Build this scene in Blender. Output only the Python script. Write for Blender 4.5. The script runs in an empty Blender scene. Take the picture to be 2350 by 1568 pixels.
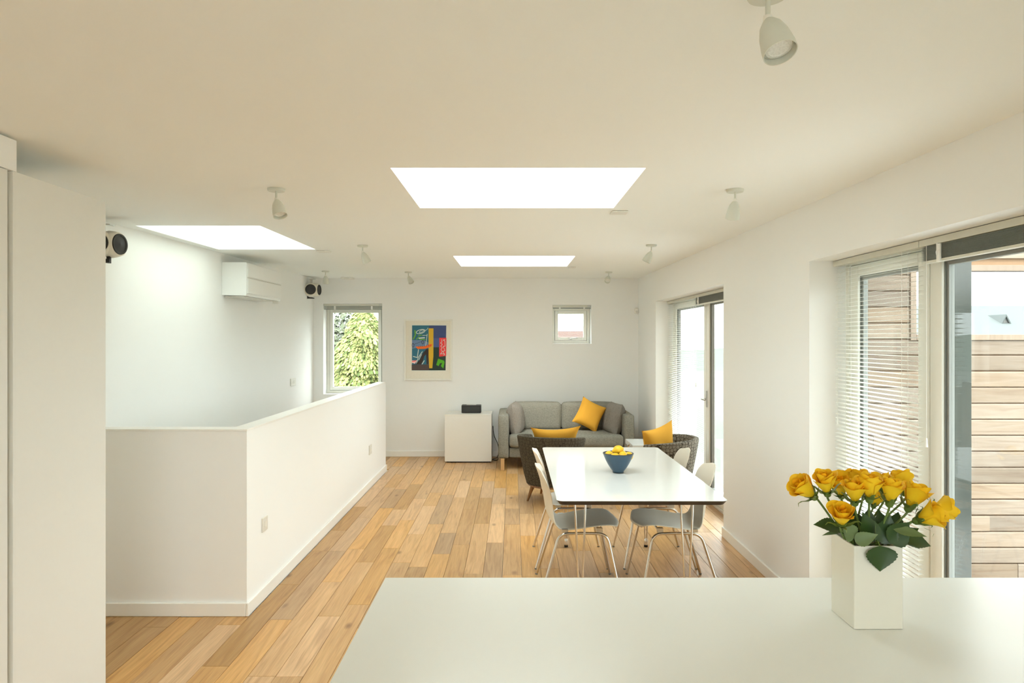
import bpy, bmesh, math, random
from mathutils import Vector, Matrix, noise
random.seed(7)
PI = math.pi
S = bpy.context.scene
C = S.collection

# ------------------------------------------------------------------ camera, world, exposure
F = 1567.0; VX, VY = 1176.0, 778.0; CAMZ = 1.59
cam_d = bpy.data.cameras.new('camera'); cam = bpy.data.objects.new('camera', cam_d); C.objects.link(cam)
cam.location = (0, 0, CAMZ); cam.rotation_euler = (PI/2, 0, 0)
cam_d.sensor_width = 36; cam_d.lens = 36*F/2350
cam_d.shift_x = -(VX-1175)/2350; cam_d.shift_y = -(784-VY)/2350
cam_d.clip_start = 0.02; cam_d.clip_end = 500
S.camera = cam
W = bpy.data.worlds.new('World'); S.world = W; W.use_nodes = True
bg = W.node_tree.nodes['Background']
bg.inputs[0].default_value = (0.885, 0.97, 0.985, 1)
# overcast sky: zenith brighter than the horizon
_n = W.node_tree.nodes; _l = W.node_tree.links
_tc = _n.new('ShaderNodeTexCoord'); _sx = _n.new('ShaderNodeSeparateXYZ'); _l.new(_tc.outputs['Generated'], _sx.inputs[0])
_cl = _n.new('ShaderNodeClamp'); _l.new(_sx.outputs[2], _cl.inputs[0])
_ma = _n.new('ShaderNodeMath'); _ma.operation = 'MULTIPLY_ADD'; _ma.inputs[1].default_value = 4.4; _ma.inputs[2].default_value = 2.9
_l.new(_cl.outputs[0], _ma.inputs[0]); _l.new(_ma.outputs[0], bg.inputs[1])
sun_d = bpy.data.lights.new('sun', 'SUN'); sun = bpy.data.objects.new('sun', sun_d); C.objects.link(sun)
sun_d.energy = 1.6; sun_d.angle = math.radians(9); sun_d.color = (1, .95, .85)
sun.rotation_euler = Vector((-0.25, -1.0, 1.25)).to_track_quat('Z', 'Y').to_euler()
S.view_settings.view_transform = 'Standard'; S.view_settings.look = 'None'
S.view_settings.gamma = 1; S.view_settings.use_curve_mapping = False
S.view_settings.exposure = 1.0
S.cycles.max_bounces = 14; S.cycles.diffuse_bounces = 9; S.cycles.glossy_bounces = 5
S.cycles.transparent_max_bounces = 16; S.cycles.sample_clamp_indirect = 8
S.cycles.use_denoising = True; S.cycles.caustics_reflective = False

def at(x, y, Y):
    return Vector(((x-VX)/F*Y, Y, CAMZ-(y-VY)/F*Y))

# ------------------------------------------------------------------ materials
def lin(c):
    return tuple(((v/255)/12.92 if v/255 <= .04045 else ((v/255+.055)/1.055)**2.4) for v in c)
def mat(name, col, rough=.5, metal=0, bump=0, scale=40, var=.04, spec=.5, coat=0):
    m = bpy.data.materials.new(name); m.use_nodes = True
    nt = m.node_tree; b = nt.nodes['Principled BSDF']
    b.inputs['Roughness'].default_value = rough; b.inputs['Metallic'].default_value = metal
    b.inputs['Specular IOR Level'].default_value = spec; b.inputs['Coat Weight'].default_value = coat
    tc = nt.nodes.new('ShaderNodeTexCoord'); n = nt.nodes.new('ShaderNodeTexNoise')
    n.inputs['Scale'].default_value = scale; n.inputs['Detail'].default_value = 3
    nt.links.new(tc.outputs['Object'], n.inputs['Vector'])
    mx = nt.nodes.new('ShaderNodeMix'); mx.data_type = 'RGBA'
    mx.inputs[6].default_value = (*[max(0, v*(1-var)) for v in col], 1)
    mx.inputs[7].default_value = (*[min(1, v*(1+var)) for v in col], 1)
    nt.links.new(n.outputs['Fac'], mx.inputs[0]); nt.links.new(mx.outputs[2], b.inputs['Base Color'])
    if bump:
        bp = nt.nodes.new('ShaderNodeBump'); bp.inputs['Strength'].default_value = bump; bp.inputs['Distance'].default_value = .002
        nt.links.new(n.outputs['Fac'], bp.inputs['Height']); nt.links.new(bp.outputs[0], b.inputs['Normal'])
    return m
def fabric(name, c1, c2, scale=260, rough=.95):
    m = mat(name, c1, rough, spec=.15); nt = m.node_tree; b = nt.nodes['Principled BSDF']
    tc = nt.nodes.new('ShaderNodeTexCoord')
    def streak(sc):
        mp = nt.nodes.new('ShaderNodeMapping'); mp.inputs['Scale'].default_value = sc
        n = nt.nodes.new('ShaderNodeTexNoise'); n.inputs['Scale'].default_value = 1; n.inputs['Detail'].default_value = 4
        nt.links.new(tc.outputs['Object'], mp.inputs[0]); nt.links.new(mp.outputs[0], n.inputs['Vector']); return n
    a, c = streak((scale, scale, scale*.12)), streak((scale*.12, scale*.12, scale))
    ad = nt.nodes.new('ShaderNodeMath'); ad.operation = 'ADD'
    nt.links.new(a.outputs['Fac'], ad.inputs[0]); nt.links.new(c.outputs['Fac'], ad.inputs[1])
    mr = nt.nodes.new('ShaderNodeMapRange'); mr.inputs[1].default_value = .75; mr.inputs[2].default_value = 1.25
    nt.links.new(ad.outputs[0], mr.inputs[0])
    mx = nt.nodes.new('ShaderNodeMix'); mx.data_type = 'RGBA'
    mx.inputs[6].default_value = (*c1, 1); mx.inputs[7].default_value = (*c2, 1)
    nt.links.new(mr.outputs[0], mx.inputs[0]); nt.links.new(mx.outputs[2], b.inputs['Base Color'])
    bp = nt.nodes.new('ShaderNodeBump'); bp.inputs['Strength'].default_value = .35; bp.inputs['Distance'].default_value = .002
    nt.links.new(mr.outputs[0], bp.inputs['Height']); nt.links.new(bp.outputs[0], b.inputs['Normal'])
    return m
def glass_mat(name, tint=(1, 1, 1), ior=1.45):
    m = bpy.data.materials.new(name); m.use_nodes = True; nt = m.node_tree; nt.nodes.clear()
    o = nt.nodes.new('ShaderNodeOutputMaterial'); t = nt.nodes.new('ShaderNodeBsdfTransparent'); g = nt.nodes.new('ShaderNodeBsdfGlossy')
    t.inputs[0].default_value = (*tint, 1); g.inputs['Roughness'].default_value = .01
    lw = nt.nodes.new('ShaderNodeLayerWeight'); lw.inputs[0].default_value = .5
    pw = nt.nodes.new('ShaderNodeMath'); pw.operation = 'POWER'; pw.inputs[1].default_value = 5; nt.links.new(lw.outputs['Facing'], pw.inputs[0])
    fr = nt.nodes.new('ShaderNodeMath'); fr.operation = 'MULTIPLY_ADD'; fr.inputs[1].default_value = .8; fr.inputs[2].default_value = .035; nt.links.new(pw.outputs[0], fr.inputs[0])
    mx = nt.nodes.new('ShaderNodeMixShader')
    nt.links.new(fr.outputs[0], mx.inputs[0]); nt.links.new(t.outputs[0], mx.inputs[1]); nt.links.new(g.outputs[0], mx.inputs[2])
    nt.links.new(mx.outputs[0], o.inputs[0]); return m
def wood(name, c1, c2, c3, axis=1, per_object=True, rough=.42, knots=True, gs=1.0):
    m = bpy.data.materials.new(name); m.use_nodes = True; nt = m.node_tree; b = nt.nodes['Principled BSDF']
    b.inputs['Roughness'].default_value = rough
    L = nt.links.new; N = nt.nodes.new
    tc = N('ShaderNodeTexCoord'); oi = N('ShaderNodeObjectInfo')
    rnd = N('ShaderNodeMath'); rnd.operation = 'MULTIPLY'; rnd.inputs[1].default_value = 37.0; L(oi.outputs['Random'], rnd.inputs[0])
    ad = N('ShaderNodeVectorMath'); ad.operation = 'ADD'; L(tc.outputs['Object'], ad.inputs[0]); L(rnd.outputs[0], ad.inputs[1])
    mp = N('ShaderNodeMapping'); sc = [22*gs]*3; sc[axis] = 1.6*gs; mp.inputs['Scale'].default_value = sc; L(ad.outputs[0], mp.inputs[0])
    n = N('ShaderNodeTexNoise'); n.inputs['Scale'].default_value = 1.0; n.inputs['Detail'].default_value = 5; n.inputs['Distortion'].default_value = 1.6
    L(mp.outputs[0], n.inputs['Vector'])
    mp2 = N('ShaderNodeMapping'); s2 = [160*gs]*3; s2[axis] = 5*gs; mp2.inputs['Scale'].default_value = s2; L(ad.outputs[0], mp2.inputs[0])
    n2 = N('ShaderNodeTexNoise'); n2.inputs['Scale'].default_value = 1.0; n2.inputs['Detail'].default_value = 3; L(mp2.outputs[0], n2.inputs['Vector'])
    ramp = N('ShaderNodeValToRGB'); e = ramp.color_ramp.elements
    e[0].position = .3; e[0].color = (*c3, 1); e[1].position = .7; e[1].color = (*c1, 1)
    k = e.new(.48); k.color = (*c2, 1)
    L(n.outputs['Fac'], ramp.inputs[0])
    # per-board tint
    hs = N('ShaderNodeHueSaturation'); L(ramp.outputs[0], hs.inputs['Color'])
    mr = N('ShaderNodeMapRange'); mr.inputs[3].default_value = .78; mr.inputs[4].default_value = 1.22; L(oi.outputs['Random'], mr.inputs[0])
    L(mr.outputs[0], hs.inputs['Value'])
    mrs = N('ShaderNodeMath'); mrs.operation = 'FRACT'
    mm = N('ShaderNodeMath'); mm.operation = 'MULTIPLY'; mm.inputs[1].default_value = 17.3; L(oi.outputs['Random'], mm.inputs[0]); L(mm.outputs[0], mrs.inputs[0])
    mr2 = N('ShaderNodeMapRange'); mr2.inputs[3].default_value = .85; mr2.inputs[4].default_value = 1.1; L(mrs.outputs[0], mr2.inputs[0]); L(mr2.outputs[0], hs.inputs['Saturation'])
    fin = N('ShaderNodeMix'); fin.data_type = 'RGBA'; fin.blend_type = 'MULTIPLY'
    mr3 = N('ShaderNodeMapRange'); mr3.inputs[1].default_value = .35; mr3.inputs[2].default_value = .75; mr3.inputs[3].default_value = .86; mr3.inputs[4].default_value = 1.04
    L(n2.outputs['Fac'], mr3.inputs[0]); fin.inputs[0].default_value = 1; L(hs.outputs[0], fin.inputs[6]); L(mr3.outputs[0], fin.inputs[7])
    last = fin.outputs[2]
    if knots:
        mp3 = N('ShaderNodeMapping'); s3 = [5.5]*3; s3[axis] = 2.4; mp3.inputs['Scale'].default_value = s3; L(ad.outputs[0], mp3.inputs[0])
        v = N('ShaderNodeTexVoronoi'); v.inputs['Scale'].default_value = 1; L(mp3.outputs[0], v.inputs['Vector'])
        kr = N('ShaderNodeValToRGB'); ke = kr.color_ramp.elements; ke[0].position = .03; ke[0].color = (.35, .27, .2, 1); ke[1].position = .13; ke[1].color = (1, 1, 1, 1)
        L(v.outputs['Distance'], kr.inputs[0])
        f2 = N('ShaderNodeMix'); f2.data_type = 'RGBA'; f2.blend_type = 'MULTIPLY'; f2.inputs[0].default_value = .8
        L(last, f2.inputs[6]); L(kr.outputs[0], f2.inputs[7]); last = f2.outputs[2]
    L(last, b.inputs['Base Color'])
    bp = N('ShaderNodeBump'); bp.inputs['Strength'].default_value = .12; bp.inputs['Distance'].default_value = .001
    L(n2.outputs['Fac'], bp.inputs['Height']); L(bp.outputs[0], b.inputs['Normal'])
    return m

M = {}
M['wall'] = mat('wall_paint', (.885, .888, .872), .75, bump=.05, scale=300, var=.008, spec=.2)
M['ceil'] = mat('ceiling_paint', (.91, .92, .895), .8, bump=.04, scale=300, var=.008, spec=.2)
M['trim'] = mat('trim_gloss', (.88, .87, .83), .35, var=.01)
M['cabinet'] = mat('cabinet_satin', (.76, .76, .72), .35, var=.01)
M['counter'] = mat('counter_white', (.80, .82, .79), .28, var=.012, scale=400)
M['table'] = mat('table_laminate', (.72, .73, .71), .08, var=.008)
M['edge'] = mat('table_edge_dark', (.03, .022, .016), .4)
M['shell'] = mat('chair_shell', (.80, .75, .64), .5, var=.01)
M['chrome'] = mat('chrome', (.72, .68, .62), .12, 1)
M['steel'] = mat('brushed_steel', (.55, .54, .5), .3, 1)
M['upvc'] = mat('frame_white', (.84, .83, .76), .3, var=.01)
M['gasket'] = mat('gasket', (.20, .21, .19), .5)
M['bead'] = mat('glazing_bead', (.34, .35, .33), .5)
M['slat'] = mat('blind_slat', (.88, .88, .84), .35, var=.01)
M['slat_shade'] = mat('blind_stack', (.32, .34, .31), .4)  # raised slats darker than lowered ones: shade of the dense stack in the colour
M['rail'] = mat('blind_rail', (.66, .66, .58), .4)
M['glass'] = glass_mat('window_glass', (.97, .98, .97))
M['white'] = mat('white_plastic', (.82, .80, .74), .35, var=.01)
M['plate'] = mat('socket_plate', (.70, .68, .62), .4, var=.01)
M['acw'] = mat('ac_plastic', (.88, .89, .87), .3, var=.01)
M['black'] = mat('black_plastic', (.012, .01, .009), .4)
M['dark'] = mat('dark_cone', (.03, .03, .028), .6)
M['sofa'] = fabric('sofa_fabric', lin((112, 110, 100)), lin((148, 146, 136)), 420)
M['pillow_grey'] = fabric('pillow_grey', lin((118, 112, 105)), lin((145, 139, 131)), 420)
M['yellow'] = mat('yellow_cloth', lin((212, 158, 58)), .85, bump=.2, scale=500, var=.06, spec=.15)
M['armleg'] = wood('walnut', (.30, .14, .05), (.24, .11, .04), (.18, .08, .03), 2, knots=False)
M['beech'] = wood('beech', (.62, .40, .20), (.58, .36, .17), (.5, .3, .14), 2, knots=False)
M['floor'] = wood('oak', (.64, .385, .16), (.57, .325, .125), (.45, .24, .085), 1, rough=.38)
M['cedar'] = wood('larch', (.20, .152, .112), (.18, .13, .088), (.15, .10, .065), 0, knots=False, rough=.7)
M['batten'] = mat('batten_brown', (.22, .13, .07), .8)
M['trimwood'] = wood('screen_trim', (.19, .14, .10), (.17, .12, .082), (.15, .105, .07), 2, knots=False, rough=.7)
M['bowl'] = mat('bowl_blue', lin((58, 84, 104)), .35, var=.12, scale=12)
M['bowl_in'] = mat('bowl_dark', lin((34, 36, 40)), .4)
M['lemon'] = mat('lemon', lin((236, 190, 40)), .45, bump=.3, scale=180, var=.05)
M['vase'] = mat('vase_ceramic', (.80, .79, .70), .22, var=.01)
M['petal'] = mat('rose_petal', lin((255, 206, 34)), .6, var=.10, scale=30, spec=.3)
M['petal2'] = mat('rose_core', lin((254, 188, 18)), .6, var=.12, scale=40, spec=.3)
M['stem'] = mat('rose_stem', lin((100, 122, 52)), .5, var=.15)
M['leaf'] = mat('rose_leaf', lin((44, 72, 24)), .42, var=.25, scale=35)
M['leaf2'] = mat('rose_leaf_under', lin((104, 124, 78)), .5, var=.15, scale=35)
M['frame'] = mat('picture_frame', (.86, .85, .79), .4)
M['mount'] = mat('picture_mount', (.84, .80, .70), .8)
M['grey_alu'] = mat('grey_aluminium', lin((84, 87, 83)), .12, .0)
M['deck'] = mat('terrace_deck', (.45, .45, .44), .8, spec=.1)
for nm, c in dict(teal=(44, 110, 134), navy=(60, 76, 128), dgreen=(30, 54, 44), black2=(48, 38, 36), ylw=(224, 180, 44), red=(244, 62, 62),
                  green=(86, 180, 20), orange=(246, 112, 30), chalk=(214, 228, 220), lilac=(112, 140, 178), brown=(78, 66, 66), lime=(110, 178, 60), navy2=(74, 92, 150), pink=(250, 205, 205)).items():
    M[nm] = mat('print_'+nm, lin(c), .6, var=.03)
# geometric patterned fabric
def hexfab(dk=1.0, nm='patterned_tweed', lo=(70, 64, 56), hi=(132, 126, 114)):
    m = mat(nm, (.2, .2, .2), .95, spec=.1); nt = m.node_tree; b = nt.nodes['Principled BSDF']; L = nt.links.new; N = nt.nodes.new
    tc = N('ShaderNodeTexCoord'); v = N('ShaderNodeTexVoronoi'); v.feature = 'DISTANCE_TO_EDGE'; v.inputs['Scale'].default_value = 32; v.inputs['Randomness'].default_value = .45
    L(tc.outputs['Object'], v.inputs['Vector'])
    r = N('ShaderNodeValToRGB'); e = r.color_ramp.elements
    e[0].position = .05; e[0].color = (*lin(lo), 1); e[1].position = .09; e[1].color = (*lin(hi), 1)
    L(v.outputs['Distance'], r.inputs[0])
    n = N('ShaderNodeTexNoise'); n.inputs['Scale'].default_value = 220; L(tc.outputs['Object'], n.inputs['Vector'])
    mx = N('ShaderNodeMix'); mx.data_type = 'RGBA'; mx.blend_type = 'MULTIPLY'; mx.inputs[0].default_value = .8
    mr = N('ShaderNodeMapRange'); mr.inputs[1].default_value = .3; mr.inputs[2].default_value = .7; mr.inputs[3].default_value = .5; mr.inputs[4].default_value = 1.2
    L(n.outputs['Fac'], mr.inputs[0]); L(r.outputs[0], mx.inputs[6]); L(mr.outputs[0], mx.inputs[7]); L(mx.outputs[2], b.inputs['Base Color'])
    return m
M['tweed'] = hexfab()
M['tweed_shaded'] = hexfab(nm='shaded_tweed', lo=(66, 60, 50), hi=(90, 84, 72))  # same fabric with shade put into its colour, pattern flattened
def foliage(name, ca, cb):
    m = mat(name, ca, .7, spec=.2); nt = m.node_tree; b = nt.nodes['Principled BSDF']
    g = nt.nodes.new('ShaderNodeNewGeometry'); mx = nt.nodes.new('ShaderNodeMix'); mx.data_type = 'RGBA'
    mx.inputs[6].default_value = (*ca, 1); mx.inputs[7].default_value = (*cb, 1)
    nt.links.new(g.outputs['Random Per Island'], mx.inputs[0]); nt.links.new(mx.outputs[2], b.inputs['Base Color']); return m
M['gold'] = foliage('golden_conifer', (.055, .085, .02), (.34, .34, .12))
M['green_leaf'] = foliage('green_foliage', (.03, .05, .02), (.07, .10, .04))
M['hazed_leaf'] = foliage('hazed_foliage', (.07, .085, .05), (.13, .14, .09))  # far trees: distance haze put into the leaf colour
M['bark'] = mat('bark', (.2, .14, .09), .9)
M['roofred'] = mat('red_roof_tiles', (.15, .092, .08), .8, spec=.03, var=.15, scale=4)
M['slate'] = mat('slate_roof', (.085, .093, .091), .8, spec=.03, var=.08, scale=3)
M['render'] = mat('house_render', (.18, .18, .17), .8, spec=.03)
M['ground'] = mat('ground_pale', (.13, .135, .12), .9, spec=.02, var=.2, scale=.2)
M['hill'] = mat('hill_hazed', (.10, .115, .10), .9, spec=.02, var=.2, scale=.3)  # green paled, far haze put into the colour

# ------------------------------------------------------------------ mesh helpers
class MB:
    def __init__(s): s.v = []; s.f = []; s.m = []; s.mi = 0
    def add(s, vs, fs):
        n = len(s.v); s.v += [tuple(p) for p in vs]; s.f += [tuple(i+n for i in f) for f in fs]; s.m += [s.mi]*len(fs); return s
    def box(s, x0, x1, y0, y1, z0, z1):
        return s.add([(x, y, z) for x in (x0, x1) for y in (y0, y1) for z in (z0, z1)],
                     [(0, 1, 3, 2), (4, 6, 7, 5), (0, 4, 5, 1), (2, 3, 7, 6), (0, 2, 6, 4), (1, 5, 7, 3)])
    def tube(s, path, r, n=10, cap=True):
        path = [Vector(p) for p in path]; rr = r if isinstance(r, (list, tuple)) else [r]*len(path)
        vs = []; fs = []; up = None
        for i, p in enumerate(path):
            d = (path[min(i+1, len(path)-1)]-path[max(i-1, 0)]).normalized()
            if up is None:
                up = Vector((0, 0, 1)) if abs(d.z) < .9 else Vector((1, 0, 0))
            a = d.cross(up).normalized(); b = a.cross(d).normalized(); up = b
            for k in range(n):
                t = 2*PI*k/n; vs.append(p+a*math.cos(t)*rr[i]+b*math.sin(t)*rr[i])
        for i in range(len(path)-1):
            for k in range(n):
                fs.append((i*n+k, i*n+(k+1) % n, (i+1)*n+(k+1) % n, (i+1)*n+k))
        if cap: fs += [tuple(range(n))[::-1], tuple((len(path)-1)*n+k for k in range(n))]
        return s.add(vs, fs)
    def lathe(s, prof, n=24, o=(0, 0, 0), mtx=None):
        vs = []; fs = []
        for r, z in prof:
            for k in range(n):
                t = 2*PI*k/n; p = Vector((r*math.cos(t), r*math.sin(t), z))
                if mtx: p = mtx @ p
                vs.append(p+Vector(o))
        m = len(prof)
        for i in range(m-1):
            for k in range(n): fs.append((i*n+k, i*n+(k+1) % n, (i+1)*n+(k+1) % n, (i+1)*n+k))
        if prof[0][0] > 1e-6: fs.append(tuple(range(n))[::-1])
        if prof[-1][0] > 1e-6: fs.append(tuple((m-1)*n+k for k in range(n)))
        return s.add(vs, fs)
    def grid(s, fn, nu, nv):
        vs = [fn(i/(nu-1), j/(nv-1)) for j in range(nv) for i in range(nu)]
        fs = [(j*nu+i, j*nu+i+1, (j+1)*nu+i+1, (j+1)*nu+i) for j in range(nv-1) for i in range(nu-1)]
        return s.add(vs, fs)
    def rbox(s, c, sz, r, bulge=0, n=9, jit=0, seed=0):
        # rounded soft box
        hx, hy, hz = [v/2 for v in sz]; c = Vector(c)
        for ax in range(3):
            for sg in (-1, 1):
                vs = []
                for j in range(n):
                    for i in range(n):
                        u = math.sin((i/(n-1)-.5)*PI)*1.0; v = math.sin((j/(n-1)-.5)*PI)*1.0
                        p = [0, 0, 0]; p[ax] = sg; p[(ax+1) % 3] = u; p[(ax+2) % 3] = v
                        q = Vector((p[0]*hx, p[1]*hy, p[2]*hz))
                        inn = Vector([max(-h+r, min(h-r, q[k])) for k, h in enumerate((hx, hy, hz))])
                        d = q-inn
                        if d.length > 1e-9: q = inn+d.normalized()*r
                        b = bulge*(1-p[(ax+1) % 3]**2)*(1-p[(ax+2) % 3]**2)
                        q[ax] += sg*b
                        if jit: q += noise.noise_vector(q*9+Vector((seed, seed, 0)))*jit
                        vs.append(q+c)
                fs = []
                for j in range(n-1):
                    for i in range(n-1):
                        f = (j*n+i, j*n+i+1, (j+1)*n+i+1, (j+1)*n+i); fs.append(f if sg > 0 else f[::-1])
                s.add(vs, fs)
        s.weld = True; return s
    weld = False
    def prism(s, pts, axis, a, b):
        n = len(pts); vs = []
        for t in (a, b):
            for p in pts:
                q = list(p); q.insert(axis, t); vs.append(q)
        return s.add(vs, [tuple(range(n))[::-1], tuple(range(n, 2*n))]+[(i, (i+1) % n, (i+1) % n+n, i+n) for i in range(n)])
    def mesh(s, name, mats, smooth=False):
        me = bpy.data.meshes.new(name); me.from_pydata(s.v, [], s.f)
        for m in (mats if isinstance(mats, (list, tuple)) else [mats]): me.materials.append(m)
        for p, k in zip(me.polygons, s.m): p.material_index = k
        bm = bmesh.new(); bm.from_mesh(me)
        if s.weld: bmesh.ops.remove_doubles(bm, verts=bm.verts, dist=1e-5)
        bmesh.ops.recalc_face_normals(bm, faces=bm.faces); bm.to_mesh(me); bm.free()
        if smooth:
            for p in me.polygons: p.use_smooth = True
            me.set_sharp_from_angle(angle=math.radians(42))
        return me
    def build(s, name, mats, parent=None, smooth=False, bevel=0, off=None):
        if parent is not None and off is None:
            off = wloc(parent)
        if off is not None: s.v = [tuple(Vector(p)-off) for p in s.v]
        o = bpy.data.objects.new(name, s.mesh(name, mats, smooth)); C.objects.link(o)
        if parent is not None: o.parent = parent
        if bevel:
            b = o.modifiers.new('Bevel', 'BEVEL'); b.width = bevel; b.segments = 2; b.limit_method = 'ANGLE'
        return o
def wloc(o):
    v = Vector((0, 0, 0))
    while o is not None: v = v+o.location; o = o.parent
    return v
def tag(o, label, cat, group=None, kind=None):
    o['label'] = label; o['category'] = cat
    if group: o['group'] = group
    if kind: o['kind'] = kind
    return o
def thing(name, label, cat, loc=(0, 0, 0), group=None):
    o = bpy.data.objects.new(name, None); C.objects.link(o); o.location = loc; o.empty_display_size = .1
    return tag(o, label, cat, group)
def st(o): o['kind'] = 'structure'; return o
def sempty(name, loc=(0, 0, 0)):
    o = bpy.data.objects.new(name, None); C.objects.link(o); o.location = loc; return st(o)
def dup(root, loc, rotz=0, label=None):
    def cp(o, par):
        c = o.copy(); C.objects.link(c); c.parent = par
        for ch in o.children: cp(ch, c)
        return c
    r = cp(root, None); r.location = loc; r.rotation_euler = (0, 0, rotz)
    if label: r['label'] = label
    return r
def bez(pts, n=6):
    # smooth path through points (Catmull-Rom)
    P = [Vector(p) for p in pts]; out = []
    for i in range(len(P)-1):
        a = P[max(i-1, 0)]; b = P[i]; c = P[i+1]; d = P[min(i+2, len(P)-1)]
        for k in range(n):
            t = k/n; out.append(.5*((2*b)+(c-a)*t+(2*a-5*b+4*c-d)*t*t+(3*b-a-3*c+d)*t**3))
    out.append(P[-1]); return out
def fillet(pts, r, n=5):
    P = [Vector(p) for p in pts]; out = [P[0]]
    for i in range(1, len(P)-1):
        a = (P[i-1]-P[i]).normalized(); b = (P[i+1]-P[i]).normalized()
        p0 = P[i]+a*r; p2 = P[i]+b*r
        for k in range(n+1):
            t = k/n; out.append(p0*(1-t)**2+P[i]*2*t*(1-t)+p2*t*t)
    out.append(P[-1]); return out

# ------------------------------------------------------------------ room shell
XR, XL, YB, YF = 1.70, -2.69, 9.22, -3.0
XRO, XLO, YBO = 1.99, -2.95, 9.50
def ceilz(y): return 2.328+.0085*y
WT = 2.55
# right wall with two openings
DN = (2.15, 3.91); DF = (5.50, 8.10); DH = 2.035
b = MB(); b.box(XR, XRO, YF, DN[0], -.3, WT).box(XR, XRO, DN[0], DN[1], DH, WT).box(XR, XRO, DN[1], DF[0], -.3, WT)
b.box(XR, XRO, DF[0], DF[1], DH, WT).box(XR, XRO, DF[1], YBO, -.3, WT)
for d in (DN, DF): b.box(XR, XRO, d[0], d[1], -.3, -.018)
st(b.build('wall_right', M['wall']))
# back wall with two windows
W1 = (-2.554, -1.759, .843, 2.066); W2 = (.541, 1.065, 1.525, 2.050)
b = MB(); zz = (-2.9, WT)
b.box(XLO, W1[0], YB, YBO, *zz).box(W1[0], W1[1], YB, YBO, zz[0], W1[2]).box(W1[0], W1[1], YB, YBO, W1[3], zz[1])
b.box(W1[1], W2[0], YB, YBO, *zz).box(W2[0], W2[1], YB, YBO, zz[0], W2[2]).box(W2[0], W2[1], YB, YBO, W2[3], zz[1]).box(W2[1], XR, YB, YBO, *zz)
st(b.build('wall_back', M['wall']))
st(MB().box(XLO, XL, YF, YB, -2.9, WT).build('wall_left', M['wall']))
# wall behind the camera, with an unseen opening added to brighten the room
b = MB(); b.box(XLO, -1.6, YF-.25, YF, -.3, WT).box(-1.6, 1.4, YF-.25, YF, -.3, .45).box(-1.6, 1.4, YF-.25, YF, 2.2, WT).box(1.4, XRO, YF-.25, YF, -.3, WT)
st(b.build('wall_front', M['wall']))
# ceiling slab with three skylight shafts, falling slightly towards the kitchen
SK = [(-.545, .596, 3.05, 4.03), (-.567, .602, 6.54, 7.56), (-2.59, -1.735, 4.69, 6.02)]
xs = sorted({XLO, XRO, *[v for k in SK for v in k[:2]]}); ys = sorted({YF-.25, YBO, *[v for k in SK for v in k[2:]]})
TOP = 2.66
b = MB()
for i in range(len(xs)-1):
    for j in range(len(ys)-1):
        cx, cy = (xs[i]+xs[i+1])/2, (ys[j]+ys[j+1])/2
        if any(k[0] < cx < k[1] and k[2] < cy < k[3] for k in SK): continue
        x0, x1, y0, y1 = xs[i], xs[i+1], ys[j], ys[j+1]
        def hole(ax, ay): return any(k[0] < ax < k[1] and k[2] < ay < k[3] for k in SK)
        z0, z1 = ceilz(y0), ceilz(y1)
        vs = [(x0, y0, z0), (x1, y0, z0), (x1, y1, z1), (x0, y1, z1), (x0, y0, TOP), (x1, y0, TOP), (x1, y1, TOP), (x0, y1, TOP)]
        fs = [(0, 3, 2, 1), (4, 5, 6, 7)]
        if hole(cx, y0-.01) or j == 0: fs.append((0, 1, 5, 4))
        if hole(cx, y1+.01) or j == len(ys)-2: fs.append((2, 3, 7, 6))
        if hole(x0-.01, cy) or i == 0: fs.append((3, 0, 4, 7))
        if hole(x1+.01, cy) or i == len(xs)-2: fs.append((1, 2, 6, 5))
        b.add(vs, fs)
b.weld = True
st(b.build('ceiling', M['ceil']))
for n, k in enumerate(SK):
    r = sempty('window_%d' % (n+3), ((k[0]+k[1])/2, (k[2]+k[3])/2, TOP))
    g = .012; f = MB(); w = .05
    T0 = TOP; TOP_ = TOP+(1.5 if n == 2 else .0)
    if n == 2:  # tall unseen upstand added to cut light from the stair skylight
        u = MB(); u.box(k[0]-w, k[0], k[2]-w, k[3]+w, T0+.001, TOP_).box(k[1], k[1]+w, k[2]-w, k[3]+w, T0+.001, TOP_)
        u.box(k[0], k[1], k[2]-w, k[2], T0+.001, TOP_).box(k[0], k[1], k[3], k[3]+w, T0+.001, TOP_)
        u.build('light_cut_upstand', M['ceil'], r)
    f.box(k[0]-w, k[0]-g, k[2]-w, k[3]+w, TOP_+.001, TOP_+.08).box(k[1]+g, k[1]+w, k[2]-w, k[3]+w, TOP_+.001, TOP_+.08)
    f.box(k[0]-g, k[1]+g, k[2]-w, k[2]-g, TOP_+.001, TOP_+.08).box(k[0]-g, k[1]+g, k[3]+g, k[3]+w, TOP_+.001, TOP_+.08)
    f.build('frame', M['upvc'], r)
    MB().box(k[0]-g, k[1]+g, k[2]-g, k[3]+g, TOP_+.05, TOP_+.056).build('pane', M['glass'], r)

st(MB().box(XRO+.002, 2.95, YF-.2, YBO, TOP-.11, TOP+.03).build('shading_eaves', M['trim']))  # unseen eaves added to keep direct sky light off the counter
# half wall round the stairwell
HX, HXI, HY0, HYI, HY1, HH = -1.525, -1.625, 3.92, 4.02, 8.22, 1.06
st(MB().box(XL, HX, HY0, HYI, -.018, HH).box(HXI, HX, HYI, HY1, -.018, HH).build('wall_stair', M['wall']))
st(MB().box(XL, HX+.003, HY0-.003, HYI+.003, HH+.0005, HH+.012).box(HXI-.003, HX+.003, HYI+.003, HY1+.003, HH+.0005, HH+.012).build('trim_1', M['trim'], bevel=.002))
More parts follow.
